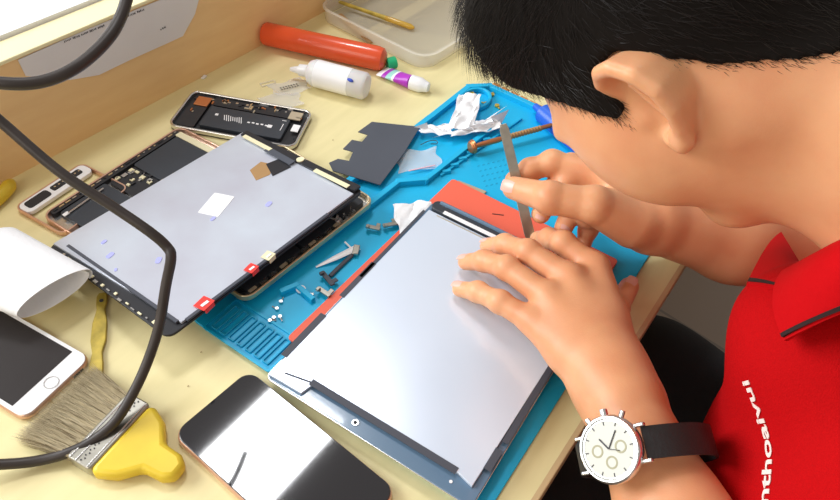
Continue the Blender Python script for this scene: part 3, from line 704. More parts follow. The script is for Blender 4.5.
# =================================================================== LEFT FOREGROUND
# white phone
rc = P(92, 357, .007); ec = P(30, 422, .007)
pl, pw = .138, .067
ph_ang = math.radians(8)      # home end edge direction
home_dir = Vector((-math.cos(ph_ang), -math.sin(ph_ang), 0)); long_dir = Vector((-math.sin(ph_ang) * 1, math.cos(ph_ang), 0))
cph = rc + home_dir * pw / 2 + long_dir * pl / 2
wp = thing('phone', 'white phone with round home button and black screen, lying face up at left', 'phone', (cph.x, cph.y, 0), ph_ang + PI / 2)
bm = B(); prism(bm, rrect(pl, pw, .010), .0, .0066); obj('metal_body', bm, M['rose'], wp, bev=.0025, seg=3)
bm = B(); prism(bm, rrect(pl - .002, pw - .002, .009), .0064, .0072); obj('white_front', bm, M['white'], wp, bev=.0003)
bm = B(); prism(bm, rrect(.104, .0585, .0005, 2), .0072, .00745); obj('screen', bm, M['screen'], wp, smooth=False)
sgn = -1
bm = B(); t_ = np.linspace(0, 2 * PI, 28, False)
ring(bm, [(.0058 * math.cos(t), .0058 * math.sin(t)) for t in t_], [(.0052 * math.cos(t), .0052 * math.sin(t)) for t in t_], .0072, .0076)
o = obj('home_button', bm, M['silver'], wp); o.location = (sgn * (pl / 2 - .0085), 0, 0)
bm = B(); box(bm, (-pl / 2, -.018, .0033), (.0006, .010, .0025)); obj('charging_port', bm, M['black'], wp)
# rolled paper
def roll(u, v):
    a = P(0, 297, 0); 
    return a
ra, rb_ = Vector((.150, .50, 0)), Vector((.176, .437, 0))
rp = thing('rolled_paper', 'loosely rolled white paper lying over the top of the white phone', 'paper', (0, 0, 0))
e0, e1 = P(99, 287, .010), P(24, 333, .010)     # open mouth ends
ax_ = (e0 - e1).normalized(); mid = (e0 + e1) / 2; axis = Vector((-.25, .97, 0)).normalized(); half = (e0 - e1).length / 2
def rollf(u, v):
    t = u * 2 * PI * 1.12 - .5; rr = 1 - .10 * u
    c = mid + axis * (v * .085)
    x = math.cos(t) * half * rr * (1 + .25 * v); z = (.5 + .5 * math.sin(t) * rr) * (.026 + .012 * v) + .008
    return c + ax_ * x + Vector((0, 0, z))
obj('sheet', grid_sheet(rollf, 48, 14, .0004), M['tissue'], rp)
# yellow edge object at left
c = P(4, 192, .006); bm = B(); tube(bm, crom([P(-26, 215, .007), P(-8, 203, .007), P(6, 190, .007), P(12, 181, .006)], 5), [.007] * 13 + [.006, .005, .003], 14)
tag(obj('yellow_handle', bm, M['yellow']), 'rounded yellow handle end poking in at the left edge by the wall', 'tool handle')
# yellow tool (worn)
a, b = P(102, 292, .004), P(94, 383, .004); o3 = (a + b) / 2
yt = thing('scraper', 'worn yellow metal scraper with hole and notched dark tip, left of the black cable', 'scraper', (o3.x, o3.y, 0))
d = (b - a); dn = d.normalized(); sd_ = Vector((-dn.y, dn.x, 0))
prof = [(0, .003), (.04, .0045), (.12, .0045), (.2, .0035), (.35, .0060), (.55, .0062), (.68, .0040), (.8, .0055), (1, .0060)]
bm = B(); pts = [(a - o3) + d * t + sd_ * w_ for t, w_ in prof] + [(a - o3) + d * t - sd_ * w_ for t, w_ in prof[::-1]]
prism(bm, [p[:2] for p in pts], .001, .0035); obj('blade', bm, M['brass'], yt, bev=.0008)
bm = B(); c = (a - o3) + d * .10; cyl(bm, (c.x, c.y, .0034), (c.x, c.y, .0038), .0018, n=14); obj('hole', bm, M['ink'], yt)
bm = B()
for s in (-1, 1): tube(bm, [(a - o3) + d * .72 + Vector((0, 0, .001)), (a - o3) + d * .86 + sd_ * s * .003 + Vector((0, 0, .001)), (a - o3) + d * .99 + sd_ * s * .004 + Vector((0, 0, .001))], .0006, 6)
box(bm, (a - o3) + d * .99 + Vector((0, 0, .001)), (.011, .003, .003), math.atan2(dn.y, dn.x) + PI / 2); obj('dark_tip', bm, M['ink'], yt)
# paint brush
bc = P(103, 424, .010)      # ferrule middle
f0, f1 = P(96, 447, .010), P(117, 404, .010)
bd = Vector((.35, -.94, 0)); 
br = thing('paint_brush', 'wide paint brush with straw bristles, metal ferrule and yellow handle below the white phone', 'brush', (0, 0, 0))
T0 = P(58, 402, .006); Fc = P(107, 430, .008); hd = (Fc - T0); hd.z = 0; hd.normalize(); sd_ = Vector((-hd.y, hd.x, 0))
BW = .031
br.location = (Fc.x, Fc.y, 0); br.rotation_euler = (0, 0, math.atan2(hd.y, hd.x))
bm = B(); prism(bm, rrect(.022, BW * 2, .003, 3, .004, 0), .001, .013); obj('metal_ferrule', bm, M['steel'], br, bev=.0012)
for xx in (-.004, .0015, .012):
    bm = B(); box(bm, (xx, 0, .0130), (.0012, BW * 1.94, .0012)); obj('ferrule_ridge', bm, M['silver'], br, bev=.0004)
bm = B()
for k in range(26): cyl(bm, (.0045 + .0015 * (k % 2), -BW * .9 + k * BW * 1.8 / 25, .0129), (.0045 + .0015 * (k % 2), -BW * .9 + k * BW * 1.8 / 25, .0136), .0006, n=6)
obj('embossed_dots', bm, M['ink'], br)
bm = B(); prism(bm, [(.014, -BW + .001), (.020, -BW), (.034, -BW + .006), (.046, -.012), (.062, -.011), (.070, -.006), (.070, .006), (.062, .011), (.046, .012), (.034, BW - .006), (.020, BW), (.014, BW - .001)], .001, .013); obj('yellow_handle', bm, M['yellow'], br, bev=.004, seg=3)
def bristles(n, m, name, seed):
    rr = random.Random(seed); bm = B()
    for k in range(n):
        y = rr.uniform(-1, 1) * BW * .97; z = rr.uniform(.002, .0115); L = .052 * rr.uniform(.8, 1.03)
        yy = y * 1.18 + rr.gauss(0, .0025); zz = max(.0008, z * rr.uniform(.3, 1.0)); w_ = rr.uniform(.00018, .00032)
        p0 = Vector((-.006, y, z)); p1 = Vector((-.006 - L * .5, y * .6 + yy * .4 + rr.gauss(0, .0006), z * .5 + zz * .5 + .001)); p2 = Vector((-.006 - L, yy, zz))
        vs = [bm.verts.new(p + Vector(o)) for p, s in ((p0, 1), (p1, 1)) for o in ((0, w_, 0), (0, -w_ * .5, w_), (0, -w_ * .5, -w_))] + [bm.verts.new(p2)]
        for i in range(3):
            j = (i + 1) % 3; bm.faces.new((vs[i], vs[j], vs[3 + j], vs[3 + i])); bm.faces.new((vs[3 + i], vs[3 + j], vs[6]))
    return tag(obj(name, bm, m, br), kind='stuff')
bristles(3200, M['bristle'], 'bristles', 1)
bristles(500, M['bristle2'], 'dark_bristles', 2)
bm = B(); prism(bm, [(-.006, -BW * .93), (-.006, BW * .93), (-.045, BW * 1.02), (-.045, -BW * 1.02)], .001, .007); obj('bristle_core', bm, M['bristle2'], br)

# glossy dark phone
dp0 = P(176, 436, .008); dp1 = P(250, 376, .008); dvp = dp1 - dp0; rz = -.045
gw, gl = .078, .160
cx_ = Vector((math.cos(rz), math.sin(rz), 0)); cy_ = Vector((math.sin(rz), -math.cos(rz), 0))
gcn = P(233, 377, .008) ; gcn = Vector((.1195, .273, 0)) + cx_ * gw / 2 + cy_ * (gl / 2 - .002)
gp_ = thing('phone', 'large dark glossy phone lying at the bottom of the bench, reflecting the room', 'phone', (gcn.x, gcn.y, 0), rz)
bm = B(); prism(bm, rrect(gw, gl, .012), .0, .0078); obj('copper_frame', bm, M['rose'], gp_, bev=.003, seg=4)
bm = B(); prism(bm, rrect(gw - .0025, gl - .0025, .011), .0072, .0084); obj('glass_front', bm, M['glassblk'], gp_, bev=.0006)

# crumbs on the desk
for i, (x, y, lb) in enumerate(((131, 398, 'tiny brown speck on the bare bench between black cable and dark phone, nearest the cable'), (188, 386, 'tiny brown speck on the bare bench just above the corner of the dark phone'), (201, 352, 'tiny brown speck on the bench close to the blue mat slots'), (333, 140, 'tiny brown speck on the bench beside the notched grey sheet'))):
    c = P(x, y, .0006); bm = B(); sph(bm, (0, 0, 0), (.0007, .0005, .0004), 8); o = tag(obj('crumb', bm, M['brown']), lb, 'crumb', 'specks on the bench top'); o.location = c
bm = B(); c = P(204, 77, .001); box(bm, (0, 0, 0), (.008, .004, .0015), .3); o = tag(obj('plastic_chip', bm, M['white'], bev=.0004), 'small pale chip lying at the foot of the board wall', 'chip'); o.location = c

# cables
def cable(pts, r, name, label):
    bm = B(); tube(bm, crom(pts, 14), r, 14); return tag(obj(name, bm, M['cable']), label, 'cable')
cable([D(-40, 74, .36), D(0, 83, .36), D(40, 82, .365), D(75, 68, .37), (D(105, 42, .38)), D(122, 14, .39), D(134, -30, .40)], .0034, 'power_cable', 'thick dark cable curving over the torn sheet at the top left corner')
cable([D(-60, 70, .46), D(0, 121, .48), D(60, 172, .49), D(115, 208, .50), D(150, 232, .505), D(167, 247, .51), D(171, 258, .51), D(166, 285, .515), D(158, 330, .52), D(142, 375, .52), D(120, 415, .515), D(98, 437, .51), D(70, 452, .505), D(30, 462, .50), D(-30, 466, .485)], .0039, 'power_cable', 'long dark cable hanging over the rear display and bending down to the paint brush')

# =================================================================== PERSON
# head frame: F face direction, U crown direction, L the person's left (towards the camera)
EAR = np.array(D(654, 98, .392))
U = np.array([0.0, .94, .34]); F = np.array([0.03, .33, -.94]); U /= np.linalg.norm(U); F -= U * (F @ U); F /= np.linalg.norm(F)
Lf = np.cross(U, F); HO = EAR - Lf * .073
def hp(f, l, u): return HO + F * f + Lf * l + U * u
HA = np.stack([F, Lf, U])
head = [ell_(hp(-.004, 0, .040), (.097, .076, .086), HA, .02),
        ell_(hp(.040, 0, -.012), (.060, .066, .074), HA, .03),
        cone_(hp(.005, .050, -.042), hp(.066, .020, -.086), .016, .016, .028),
        cone_(hp(.005, -.050, -.042), hp(.066, -.020, -.086), .016, .016, .028),
        ell_(hp(.072, 0, -.086), (.019, .024, .017), HA, .02), ell_(hp(.066, .040, .012), (.028, .026, .034), HA, .02), ell_(hp(.066, -.040, .012), (.028, .026, .034), HA, .02),
        ell_(hp(.062, .048, -.022), (.026, .024, .034), HA, .03), ell_(hp(.066, -.042, -.018), (.022, .022, .020), HA, .02),
        cone_(hp(.093, 0, .020), hp(.106, 0, -.022), .008, .011, .010),
        ell_(hp(.097, .011, -.024), (.009, .007, .007), HA, .006), ell_(hp(.097, -.011, -.024), (.009, .007, .007), HA, .006),
        ell_(hp(.088, .032, .030), (.014, .026, .008), HA, .012), ell_(hp(.088, -.032, .030), (.014, .026, .008), HA, .012),
        ell_(hp(.102, .033, .010), (.013, .016, .012), HA, .008, cut=True), ell_(hp(.102, -.033, .010), (.013, .016, .012), HA, .008, cut=True),
        ell_(hp(.082, .033, .010), (.013, .014, .012), HA, .003), ell_(hp(.082, -.033, .010), (.013, .014, .012), HA, .003),
        ell_(hp(.096, 0, -.050), (.010, .023, .006), HA, .005), ell_(hp(.094, 0, -.060), (.010, .019, .006), HA, .004),
        # neck
        cone_(hp(-.030, 0, -.02), hp(-.052, 0, -.13), .058, .060, .035),
        cone_(hp(.012, 0, -.06), hp(-.01, 0, -.145), .042, .050, .03),
        cone_(hp(-.052, 0, -.13), hp(-.052, 0, -.20), .062, .080, .03)]
for i in range(1, 20):
    h_ = list(head[i]); h_[1] = h_[1] - F * .011
    if h_[0] == 'c': h_[2] = h_[2] - F * .011
    head[i] = tuple(h_)
# ear
er = [(.016, .014, .000), (.030, .010, .012), (.0345, .000, .022), (.031, -.010, .0285), (.018, -.017, .031), (.002, -.018, .029), (-.012, -.013, .024), (-.022, -.005, .018), (-.031, .002, .013), (-.033, .009, .008), (-.024, .013, .002)]
ecr = [(.014, .008, -.010), (.022, -.004, -.010), (.024, -.012, -.010), (.020, -.018, -.010), (.012, -.022, -.010), (.002, -.022, -.010), (-.008, -.019, -.010), (-.014, -.012, -.010), (-.020, -.004, -.010), (-.022, .004, -.010), (-.018, .008, -.010)]
def ep(t): u, f, l = t; return hp(f, .071 + l * (.78 if l > 0 else 1), u * .93)
for i in range(len(er) - 1):
    head.append(cone_(ep(er[i]), ep(er[i + 1]), .0030, .0030, .0015))
for i in range(len(er)):
    for s in (0, .17, .33, .5, .67, .83):
        if i == len(er) - 1 and s: continue
        a = np.array(er[i]) * (1 - s) + np.array(er[min(i + 1, len(er) - 1)]) * s; c = np.array(ecr[i]) * (1 - s) + np.array(ecr[min(i + 1, len(er) - 1)]) * s
        head.append(cone_(ep(a), ep(c), .0022, .0042, .0045))
head.append(ell_(ep((-.028, .004, .012)), (.006, .004, .008), HA, .004))
head.append(cone_(ep((.016, -.009, .022)), ep((-.012, -.006, .016)), .0028, .003, .003))
head.append(ell_(ep((-.004, .016, -.002)), (.005, .005, .007), HA, .005))
# right ear simpler
for i in range(len(er) - 1):
    m_ = lambda t: hp(t[1], -.071 - t[2], t[0]); head.append(cone_(m_(er[i]), m_(er[i + 1]), .004, .004, .003)); head.append(cone_(m_(er[i]), m_(ecr[i]), .0025, .004, .003))

# torso core and arms
shL, shR = np.array((.29, -.19, .12)), np.array((.63, -.20, .12))
core = [cone_(hp(-.052, 0, -.20), (.46, -.22, .10), .075, .09, .05), cone_(shL, shR, .055, .055, .05)]
comps = [head + core]
def pp3(x, y, h): return np.array(P(x, y, h))
# left arm : wrist -> forearm -> elbow
wL = pp3(622, 402, .050); wL2 = pp3(628, 450, .052)
elL = np.array((.195, -.185, .055))
armL = [cone_(shL, elL, .050, .040, .03), cone_(elL, wL2 * .75 + elL * .25, .041, .034, .02), cone_(wL2 * .75 + elL * .25, wL, .034, .0285, .015)]
# left palm
kI, kM, kR, kP = pp3(594, 268, .060), pp3(570, 279, .063), pp3(549, 298, .058), pp3(534, 322, .047)
palmL = [cone_(wL, kI, .0265, .0140, .012), cone_(wL, kM, .0265, .0140, .012), cone_(wL, kR, .025, .0135, .012), cone_(wL, kP, .023, .0125, .012),
         cone_(wL * .4 + kI * .6, kP * .6 + wL * .4, .016, .014, .012), cone_(wL * .8 + kI * .2, wL * .8 + kP * .2, .024, .022, .012)]
def finger(k0, pts, rs, kb=.006):
    out = []; q = [k0] + pts
    for i in range(len(q) - 1): out.append(cone_(q[i], q[i + 1], rs[i], rs[i + 1], kb if i == 0 else .0035))
    for i in range(1, len(q) - 1): out.append(ell_(q[i] + np.array((0, 0, .0006)), (rs[i] * 1.06,) * 3, None, .004))
    return out
fI = finger(kI, [pp3(563, 243, .064), pp3(549, 239, .048), pp3(538, 239, .034)], [.0122, .0103, .0093, .0078])
fM = finger(kM, [pp3(528, 252, .060), pp3(505, 245, .046), pp3(488, 246, .030)], [.0122, .0105, .0094, .0078])
fR = finger(kR, [pp3(507, 268, .054), pp3(484, 261, .042), pp3(466, 262, .029)], [.0118, .0102, .0092, .0076])
fP = finger(kP, [pp3(500, 302, .044), pp3(478, 292, .036), pp3(460, 289, .0275)], [.0108, .0094, .0086, .0072])
fT = finger(wL * .75 + kI * .25 + np.array((.010, 0, -.006)), [pp3(614, 335, .032), pp3(616, 308, .028), pp3(629, 287, .026)], [.017, .0125, .0108, .0090], .010)
baseL = [armL[2]] + palmL
comps.append(armL + palmL)
for f_ in (fI, fM, fR, fP, fT): comps.append(baseL + f_)
# right arm
wR = pp3(652, 220, .066)
elR = np.array((.672, -.105, .0))
armR = [cone_(shR, elR, .050, .040, .03), cone_(elR, wR * .6 + elR * .4, .047, .042, .02), cone_(wR * .6 + elR * .4, wR, .042, .0295, .015)]
rI, rM, rRg, rP = pp3(612, 178, .088), pp3(616, 190, .080), pp3(620, 206, .068), pp3(622, 222, .056)
palmR = [cone_(wR, rI, .027, .0150, .012), cone_(wR, rM, .027, .0145, .012), cone_(wR, rRg, .025, .0135, .012), cone_(wR, rP, .022, .012, .012),
         cone_(wR * .35 + rI * .65, wR * .35 + rP * .65, .018, .016, .012), cone_(pp3(632, 222, .072), pp3(606, 208, .084), .020, .017, .012),
         ell_(pp3(592, 188, .070), (.020, .015, .014), None, .012), ell_(pp3(566, 184, .074), (.014, .012, .012), None, .012), ell_(pp3(590, 214, .055), (.018, .014, .013), None, .012)]
gI = finger(rI, [pp3(552, 163, .086), pp3(530, 170, .078), pp3(514, 180, .070)], [.0140, .0116, .0104, .0088], .008)
gM = finger(rM, [pp3(571, 166, .080), pp3(552, 192, .064), pp3(541, 214, .050)], [.0135, .0112, .0104, .0092], .008)
gR = finger(rRg, [pp3(590, 170, .070), pp3(574, 206, .054), pp3(564, 227, .046)], [.0130, .0110, .0102, .0090], .008)
gP = finger(rP, [pp3(598, 215, .046), pp3(588, 230, .040), pp3(584, 243, .034)], [.0110, .0095, .0085, .0075], .010)
gT = finger(pp3(632, 224, .076), [pp3(594, 205, .094), pp3(550, 198, .092), pp3(514, 188, .080)], [.0195, .0160, .0140, .0108], .012)
baseR = [armR[2]] + palmR
comps.append(armR + palmR)
for f_ in (gI, gM, gR, gP, gT): comps.append(baseR + f_)
person, SV, SQ = solid('person', comps, .0016, M['skin'], it=2)
tag(person, 'person in red polo bending over the bench, holding a flat bar above the display', 'person')

# fingernails
def nail(tip, prev, up, r, w_=.0052, l_=.0060, lab=None):
    tip = Vector(tip); prev = Vector(prev); d = (tip - prev).normalized(); up = Vector(up); up = (up - d * up.dot(d)).normalized(); s = d.cross(up)
    bm = B(); V = []
    for i in range(7):
        row = []
        for j in range(7):
            u_ = (i / 6 - .5) * 2; v_ = (j / 6 - .5) * 2
            x = v_ * w_ * math.sqrt(max(0, 1 - .35 * u_ * u_)); th = x / r
            y = u_ * l_
            drop = .12 * (max(0, u_) ** 2) * r
            row.append(bm.verts.new(tip + d * (y + .001) + s * (math.sin(th) * r) + up * (math.cos(th) * r - drop + .0003)))
        V.append(row)
    for i in range(6):
        for j in range(6): bm.faces.new((V[i][j], V[i + 1][j], V[i + 1][j + 1], V[i][j + 1]))
    bmesh.ops.recalc_face_normals(bm, faces=bm.faces[:]); bmesh.ops.solidify(bm, geom=bm.faces[:], thickness=.0006)
    return obj('fingernail', bm, M['nail'], person)
nail(gT[2][2], gT[2][1], D(513, 180, .3) - Vector(gT[2][2]), .0105, .0058, .0068)
camv = lambda p: (Vector((0, 0, CH)) - Vector(p)).normalized()
nail(gM[2][2], gM[2][1], camv(gM[2][2]) + Vector((-.3, -.2, 0)), .0078)
nail(gR[2][2], gR[2][1], camv(gR[2][2]) + Vector((-.2, -.3, 0)), .0078)
for q in (fM, fR, fP): nail(q[2][2], q[2][1], (0, 0, 1), q[2][4], .0046, .0052)
nail(fT[2][2], fT[2][1], (.35, 0, 1), .0090, .0054, .006)

# ---------------- hair : cap + strands rooted on the scalp
def hl(p): q = p - HO; return q @ F, q @ Lf, q @ U
def hairmask(f, l, u):
    """>0 inside hair (metres from the hairline)"""
    al = np.abs(l)
    # hairline height as a function of f (front negative at back)
    xs = [-.115, -.09, -.06, -.035, -.022, -.010, .010, .015, .026, .040, .055, .070, .085, .11]
    ys = [-.090, -.074, -.044, -.014, .014, .032, .034, .007, .004, .030, .050, .064, .078, .094]
    return u - np.interp(f, xs, ys)
f_, l_, u_ = hl(SV); hm = hairmask(f_, l_, u_)
near = (np.abs(f_) < .14) & (np.abs(l_) < .11) & (u_ > -.11) & (u_ < .16)
notear = np.abs(l_) < .076
cranium = head[0]
extra_cut = lambda p, d: np.maximum(d - .0018, -(hairmask(*hl(p)) - .002) * .7)
cap = [head[:6] + head[20:23] + [ell_(hp(-.004, 0, .040), (.099, .078, .088), HA, .012), ell_(hp(.010, 0, .082), (.086, .074, .068), HA, .02), ell_(hp(.043, 0, .101), (.050, .064, .047), HA, .02),
        ]]
hair, HV, HQ = solid('hair', cap, .003, M['scalp'], person, extra=extra_cut, it=1)
# strands
def normals(V, Q):
    n = np.cross(V[Q[:, 2]] - V[Q[:, 0]], V[Q[:, 3]] - V[Q[:, 1]]); N = np.zeros_like(V)
    for k in range(4):
        for a in range(3): N[:, a] += np.bincount(Q[:, k], n[:, a], len(V))
    return N / (np.linalg.norm(N, axis=1)[:, None] + 1e-12)
HN = normals(HV, HQ); SN = normals(SV, SQ)
f_h, l_h, u_h = hl(HV)
if (HN * (HV - hp(0, 0, .03))).sum(1).mean() < 0: HN = -HN
if (SN[near] * (SV[near] - hp(0, 0, .03))).sum(1).mean() < 0: SN = -SN
roots = []; 
hmh = hairmask(f_h, l_h, u_h)
iH = rng.choice(len(HV), 15000); iS = np.where(near & notear & (hm > -.006) & (hm < .022))[0]
if len(iS): iS = rng.choice(iS, 8000)
allp = np.concatenate([HV[iH] + rng.normal(0, .0012, (len(iH), 3)), SV[iS]]); alln = np.concatenate([HN[iH], SN[iS]])
f, l, u = hl(allp); hmm_ = hairmask(f, l, u)
keep = rng.random(len(allp)) < np.clip((hmm_ + .006) / .012, .05, 1); allp, alln, f, l, u, hmm_ = allp[keep], alln[keep], f[keep], l[keep], u[keep], hmm_[keep]
top = np.clip((u - .045) / .05, 0, 1) * np.clip((f + .06) / .06, 0, 1)
side = 1 - np.clip((u - .03) / .05, 0, 1)
flow = F[None] * (.9 * top + .05)[:, None] * 1.0 + (-U)[None] * (.25 + .9 * side)[:, None] + (-F)[None] * (.5 * side * (f < -.01))[:, None] + (Lf[None] * np.sign(l)[:, None]) * (.25 * top)[:, None]
flow += rng.normal(0, .22, flow.shape)
flow -= alln * (flow * alln).sum(1)[:, None]; flow /= np.linalg.norm(flow, axis=1)[:, None] + 1e-9
Ls = np.clip(.006 + .24 * np.clip(hmm_, 0, .1), .005, .020) * rng.uniform(.7, 1.25, len(allp)) * (1 + .25 * top)
lift = (.26 + .06 * top)
p0 = allp - alln * .001; p1 = p0 + flow * (Ls * .5)[:, None] + alln * (Ls * lift * .6)[:, None]; p2 = p0 + flow * Ls[:, None] + alln * (Ls * lift * .75)[:, None] + (-np.array([0, 0, 1.0]))[None] * (Ls * .15 * top)[:, None]
sd = np.cross(flow, alln); wd = .00016
N_ = len(p0); Vs = np.empty((N_, 7, 3))
for k, (p, s) in enumerate(((p0, 1.0), (p1, .85))):
    Vs[:, 3 * k] = p + sd * wd * s; Vs[:, 3 * k + 1] = p - sd * wd * s; Vs[:, 3 * k + 2] = p + alln * wd * s * 1.2
Vs[:, 6] = p2
base = (np.arange(N_) * 7)[:, None]
fq = []; 
for a, b_ in ((0, 1), (1, 2), (2, 0)): fq.append(base + np.array([[a, b_, 3 + b_, 3 + a]]))
ft = [base + np.array([[3 + a, 3 + b_, 6]]) for a, b_ in ((0, 1), (1, 2), (2, 0))]
faces = [t for q in fq + ft for t in q.tolist()]
me = bpy.data.meshes.new('hair_strands'); me.from_pydata(Vs.reshape(-1, 3).tolist(), [], faces); me.materials.append(M['hair']); me.update()
hs = bpy.data.objects.new('hair_strands', me); link(hs, person); tag(hs, kind='stuff')
# brows
bm = B()
for s in (-1, 1):
    tube(bm, crom([hp(.094, s * .016, .030), hp(.091, s * .033, .035), hp(.080, s * .048, .030)], 5), [.0035] * 10 + [.001], 8, flat=.5)
obj('eyebrows', bm, M['hair'], person)

# ---------------- polo shirt
nk0, nk1 = hp(-.052, 0, -.135), hp(-.052, 0, -.20)
def fold(p, d):
    x, y, z = p[:, 0], p[:, 1], p[:, 2]
    return d + .0034 * np.sin(38 * (x * .8 + y * .5) + 9 * z + 2 * np.sin(14 * y)) * np.sin(17 * z + 11 * y + 6 * x)
shirt = [[cone_(shL + np.array((0, 0, .0)), shR, .072, .072, .05), cone_((.44, -.18, .08), (.45, -.40, -.20), .13, .15, .06),
          ell_((.355, -.145, .005), (.105, .095, .125), None, .05), ell_((.52, -.20, .02), (.11, .10, .12), None, .05),
          cone_(hp(-.075, 0, -.225), (.46, -.22, .10), .086, .115, .03), ell_(np.array(D(806, 338, .47)), (.050, .050, .050), None, .05),
          cone_(shL, shL * .45 + elL * .55, .064, .062, .03), cone_(shR, shR * .45 + elR * .55, .064, .062, .03)]]
polo, PV, PQ = solid('polo_shirt', shirt, .004, M['polo'], person, extra=fold, it=2)
# collar: stand round the neck, and two folded leaves with a black stripe along the edge
pbvh = BVHTree.FromPolygons([Vector(v) for v in PV], PQ.tolist())
sbvh = BVHTree.FromPolygons([Vector(v) for v in SV], SQ.tolist())
ncen = hp(-.066, 0, -.200); nax = U / np.linalg.norm(U); e1 = Lf; e2 = F
def standf(u, v):
    t = -PI * .95 + u * 2 * PI * .95; d = -e2 * math.cos(t) + e1 * math.sin(t)
    return tuple(ncen + d * (.084 + .012 * v) + nax * (.014 - .045 * v))
obj('collar_stand', grid_sheet(standf, 60, 4, .002), M['collar'], person)
def surf(px, py, gap):
    o = Vector((0, 0, CH)); d = (D(px, py, 1.0) - o).normalized(); best = None
    for t in (pbvh, sbvh):
        h = t.ray_cast(o, d)
        if h[0] is not None and (best is None or h[3] < best): best = h[3]
    return best - gap if best else None
def leaf(corners, gap, bulge, nm):
    ds = [surf(x, y, gap) or .45 for x, y in corners]; o = Vector((0, 0, CH))
    C_ = [o + (D(x, y, 1.0) - o).normalized() * d for (x, y), d in zip(corners, ds)]
    nrm = (C_[1] - C_[0]).cross(C_[3] - C_[0]).normalized()
    if nrm.dot(camv(C_[0])) < 0: nrm = -nrm
    def fn(u, v, off=0.0):
        p = (C_[0] * (1 - u) + C_[1] * u) * (1 - v) + (C_[3] * (1 - u) + C_[2] * u) * v
        return p + nrm * (bulge * math.sin(PI * min(1, v * .8)) * (.5 + .5 * math.sin(PI * u)) + off - .006 * (1 - v) ** 4)
    obj(nm, grid_sheet(fn, 24, 16, .003), M['collar'], person)
    obj('collar_stripe', grid_sheet(lambda u, v: fn(.02 + u * .98, .925 + .045 * v, .0006), 24, 2, .0042), M['stripe'], person)
    return C_, nrm
CL, CN = leaf([(776, 272), (900, 205), (905, 290), (793, 342)], .012, .010, 'collar_leaf')
nb, Lv, Fv, Uv = Vector(ncen), Vector(Lf), Vector(F), Vector(U)
top_ = crom([CL[1] - CN * .004, nb + Lv * .078 - Fv * .030 + Uv * .012, nb + Lv * .045 - Fv * .078 + Uv * .014, nb - Fv * .094 + Uv * .014, nb - Lv * .05 - Fv * .078 + Uv * .012], 8)
bot_ = crom([CL[2], nb + Lv * .112 - Fv * .040 - Uv * .045, nb + Lv * .062 - Fv * .108 - Uv * .040, nb - Fv * .124 - Uv * .036, nb - Lv * .07 - Fv * .108 - Uv * .036], 8)
def backf(u, v):
    i = min(len(top_) - 1, int(round(u * (len(top_) - 1)))); return top_[i].lerp(bot_[i], v) + CN * .004 * math.sin(PI * v) * (1 - u)
obj('collar_leaf', grid_sheet(backf, len(top_) - 1, 8, .003), M['collar'], person)
obj('collar_stripe', grid_sheet(lambda u, v: backf(u, .925 + .045 * v), len(top_) - 1, 2, .0042), M['stripe'], person)
leaf([(778, 226), (800, 262), (786, 290), (747, 285)], .010, .003, 'collar_leaf')

# ---------------- trousers
hipL, hipR = np.array((.36, -.46, -.27)), np.array((.56, -.46, -.27)); knL, knR = np.array((.34, .02, -.20)), np.array((.585, .01, -.21))
ftL, ftR = np.array((.34, .02, -.68)), np.array((.62, .04, -.68))
tr_ = [[cone_(hipL, knL, .09, .07, .04), cone_(hipR, knR, .09, .07, .04), cone_(hipL, hipR, .11, .11, .05), cone_(knL, ftL, .065, .05, .03), cone_(knR, ftR, .065, .05, .03)]]
trousers, _, _ = solid('trousers', tr_, .006, M['trouser'], person, extra=lambda p, d: d + .003 * np.sin(30 * p[:, 1] + 20 * p[:, 0]), it=2)
bm = B()
for q in (ftL, ftR): sph(bm, (q[0], q[1] + .05, -.705), (.045, .13, .035), 20)
obj('shoes', bm, M['leather'], person)
'''st = thing('stool', 'black stool under the person at the bench', 'stool', (.46, -.46, -.74))
bm = B(); cyl(bm, (0, 0, .30), (0, 0, .355), .17, .17, 40); obj('seat', bm, M['leather'], st, bev=.01)
for k in range(4):
    a = PI / 4 + k * PI / 2; bm = B(); cyl(bm, (.17 * math.cos(a), .17 * math.sin(a), 0), (.12 * math.cos(a), .12 * math.sin(a), .30), .011); obj('leg', bm, M['steel'], st)'''

